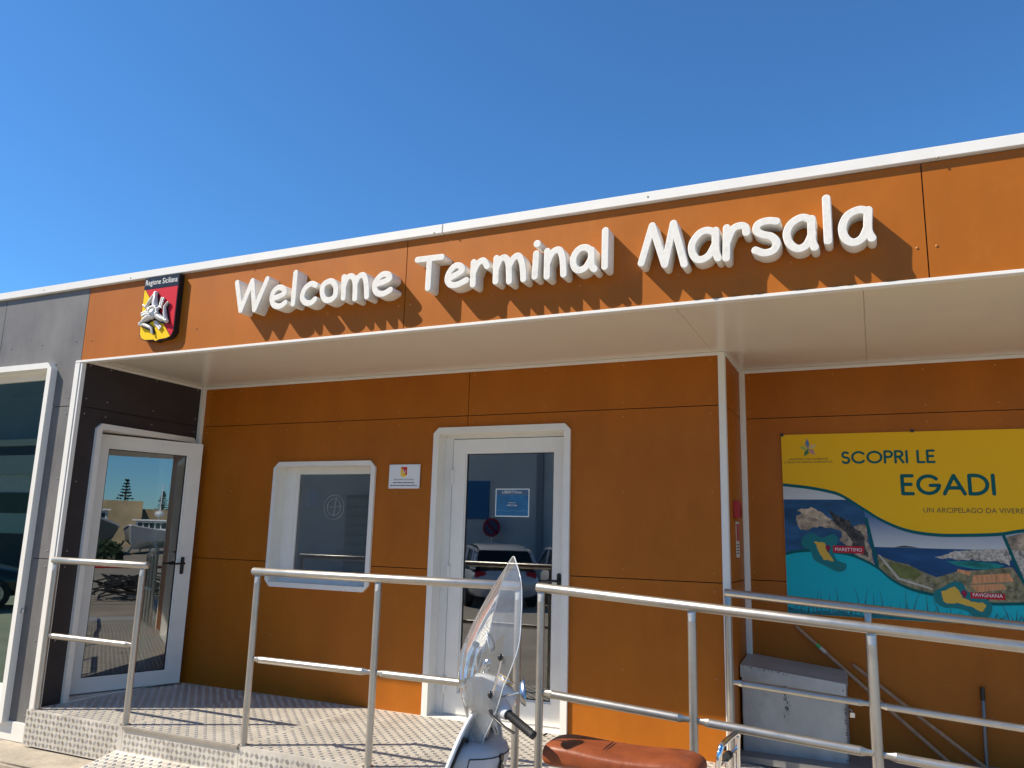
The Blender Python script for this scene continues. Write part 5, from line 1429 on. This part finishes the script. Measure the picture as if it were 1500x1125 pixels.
def pine(label, x, y, z0, h_, seed):
    T = thing('pine_tree', label, 'tree', (x, y, z0), 'tiered pines behind the wall')
    rs_ = random.Random(seed)
    m = MB(); m.tube([(x, y, z0), (x, y, z0+h_)], [.22, .04], 8); m.build('trunk', TRUNK, T, smooth=50)
    m = MB()
    for tier in range(9):
        zt_ = z0+h_*(.28+.70*tier/8); rad = h_*.26*(1-.85*tier/8)
        for b_ in range(7):
            a = rs_.uniform(0, 6.28); e_ = Vector((x+rad*math.cos(a), y+rad*math.sin(a), zt_+rad*.15))
            for q in range(14):
                c_ = Vector((x, y, zt_)).lerp(e_, rs_.uniform(.2, 1)); s_ = .10+.02*h_*rs_.random()
                d_ = Vector((rs_.gauss(0, 1), rs_.gauss(0, 1), rs_.gauss(.3, .5)))*s_; w_ = Vector((rs_.gauss(0, 1), rs_.gauss(0, 1), rs_.gauss(0, .4)))*s_
                m.add([c_-d_, c_+w_, c_+d_, c_-w_*.5], [(0, 1, 2, 3)])
    m.build('crown', PINE, T, fix=False)
pine('taller tiered pine rising above the sandy harbour wall', 146, 3.2, 3.0, 6.2, 1)
pine('smaller tiered pine to the right above the harbour wall', 150, 9.5, 3.0, 4.6, 2)
BS = thing('bush', 'round dark bush growing on the quay before the boats', 'bush', (36, 1.1, GZ))
m = MB(); rs_ = random.Random(5)
for q in range(900):
    a, b_ = rs_.uniform(0, 6.28), math.acos(rs_.uniform(-.2, 1)); r_ = rs_.uniform(.5, 1)**.5
    c_ = Vector((36+1.0*r_*math.sin(b_)*math.cos(a), .6+.9*r_*math.sin(b_)*math.sin(a), GZ+.1+.95*r_*math.cos(b_)))
    d_ = Vector((rs_.gauss(0, 1), rs_.gauss(0, 1), rs_.gauss(0, 1)))*.07; w_ = Vector((rs_.gauss(0, 1), rs_.gauss(0, 1), rs_.gauss(0, 1)))*.05
    m.add([c_-d_, c_+w_, c_+d_, c_-w_], [(0, 1, 2, 3)])
m.build('crown', PINE, BS, fix=False)
m = MB(); m.tube([(36, .6, GZ), (36, .6, GZ+.5)], .06, 8); m.build('stem', TRUNK, BS)
NT = thing('fishing_net', 'dark heap of fishing net lying on the quay', 'net heap', (13.5, 1.2, GZ))
m = MB(); rs_ = random.Random(9)
for q in range(26):
    a = rs_.uniform(0, 6.28); c_ = Vector((13.5+rs_.gauss(0, .25), 1.2+rs_.gauss(0, .3), GZ+abs(rs_.gauss(.25, .2))))
    m.tube([c_+Vector((.7*math.cos(a+t)*rs_.uniform(.7, 1), .6*math.sin(a+t), .06*math.sin(3*t)+.02)) for t in np.linspace(0, 4, 9)], .02, 5)
m.build('rope', RUBBER, NT)
BRR = thing('barrier', 'low barrier with a red rail across the quay', 'barrier', (11.5, 1, GZ))
m = MB(); m.tube([(11.5, -2, .48), (11.5, 4, .48)], .03, 8); m.build('rail', PRED, BRR, smooth=50)
for y in (-2, 0, 2, 4):
    m = MB(); m.tube([(11.5, y, GZ), (11.5, y, .46)], .03, 8); m.build('post', STEEL, BRR, smooth=50)
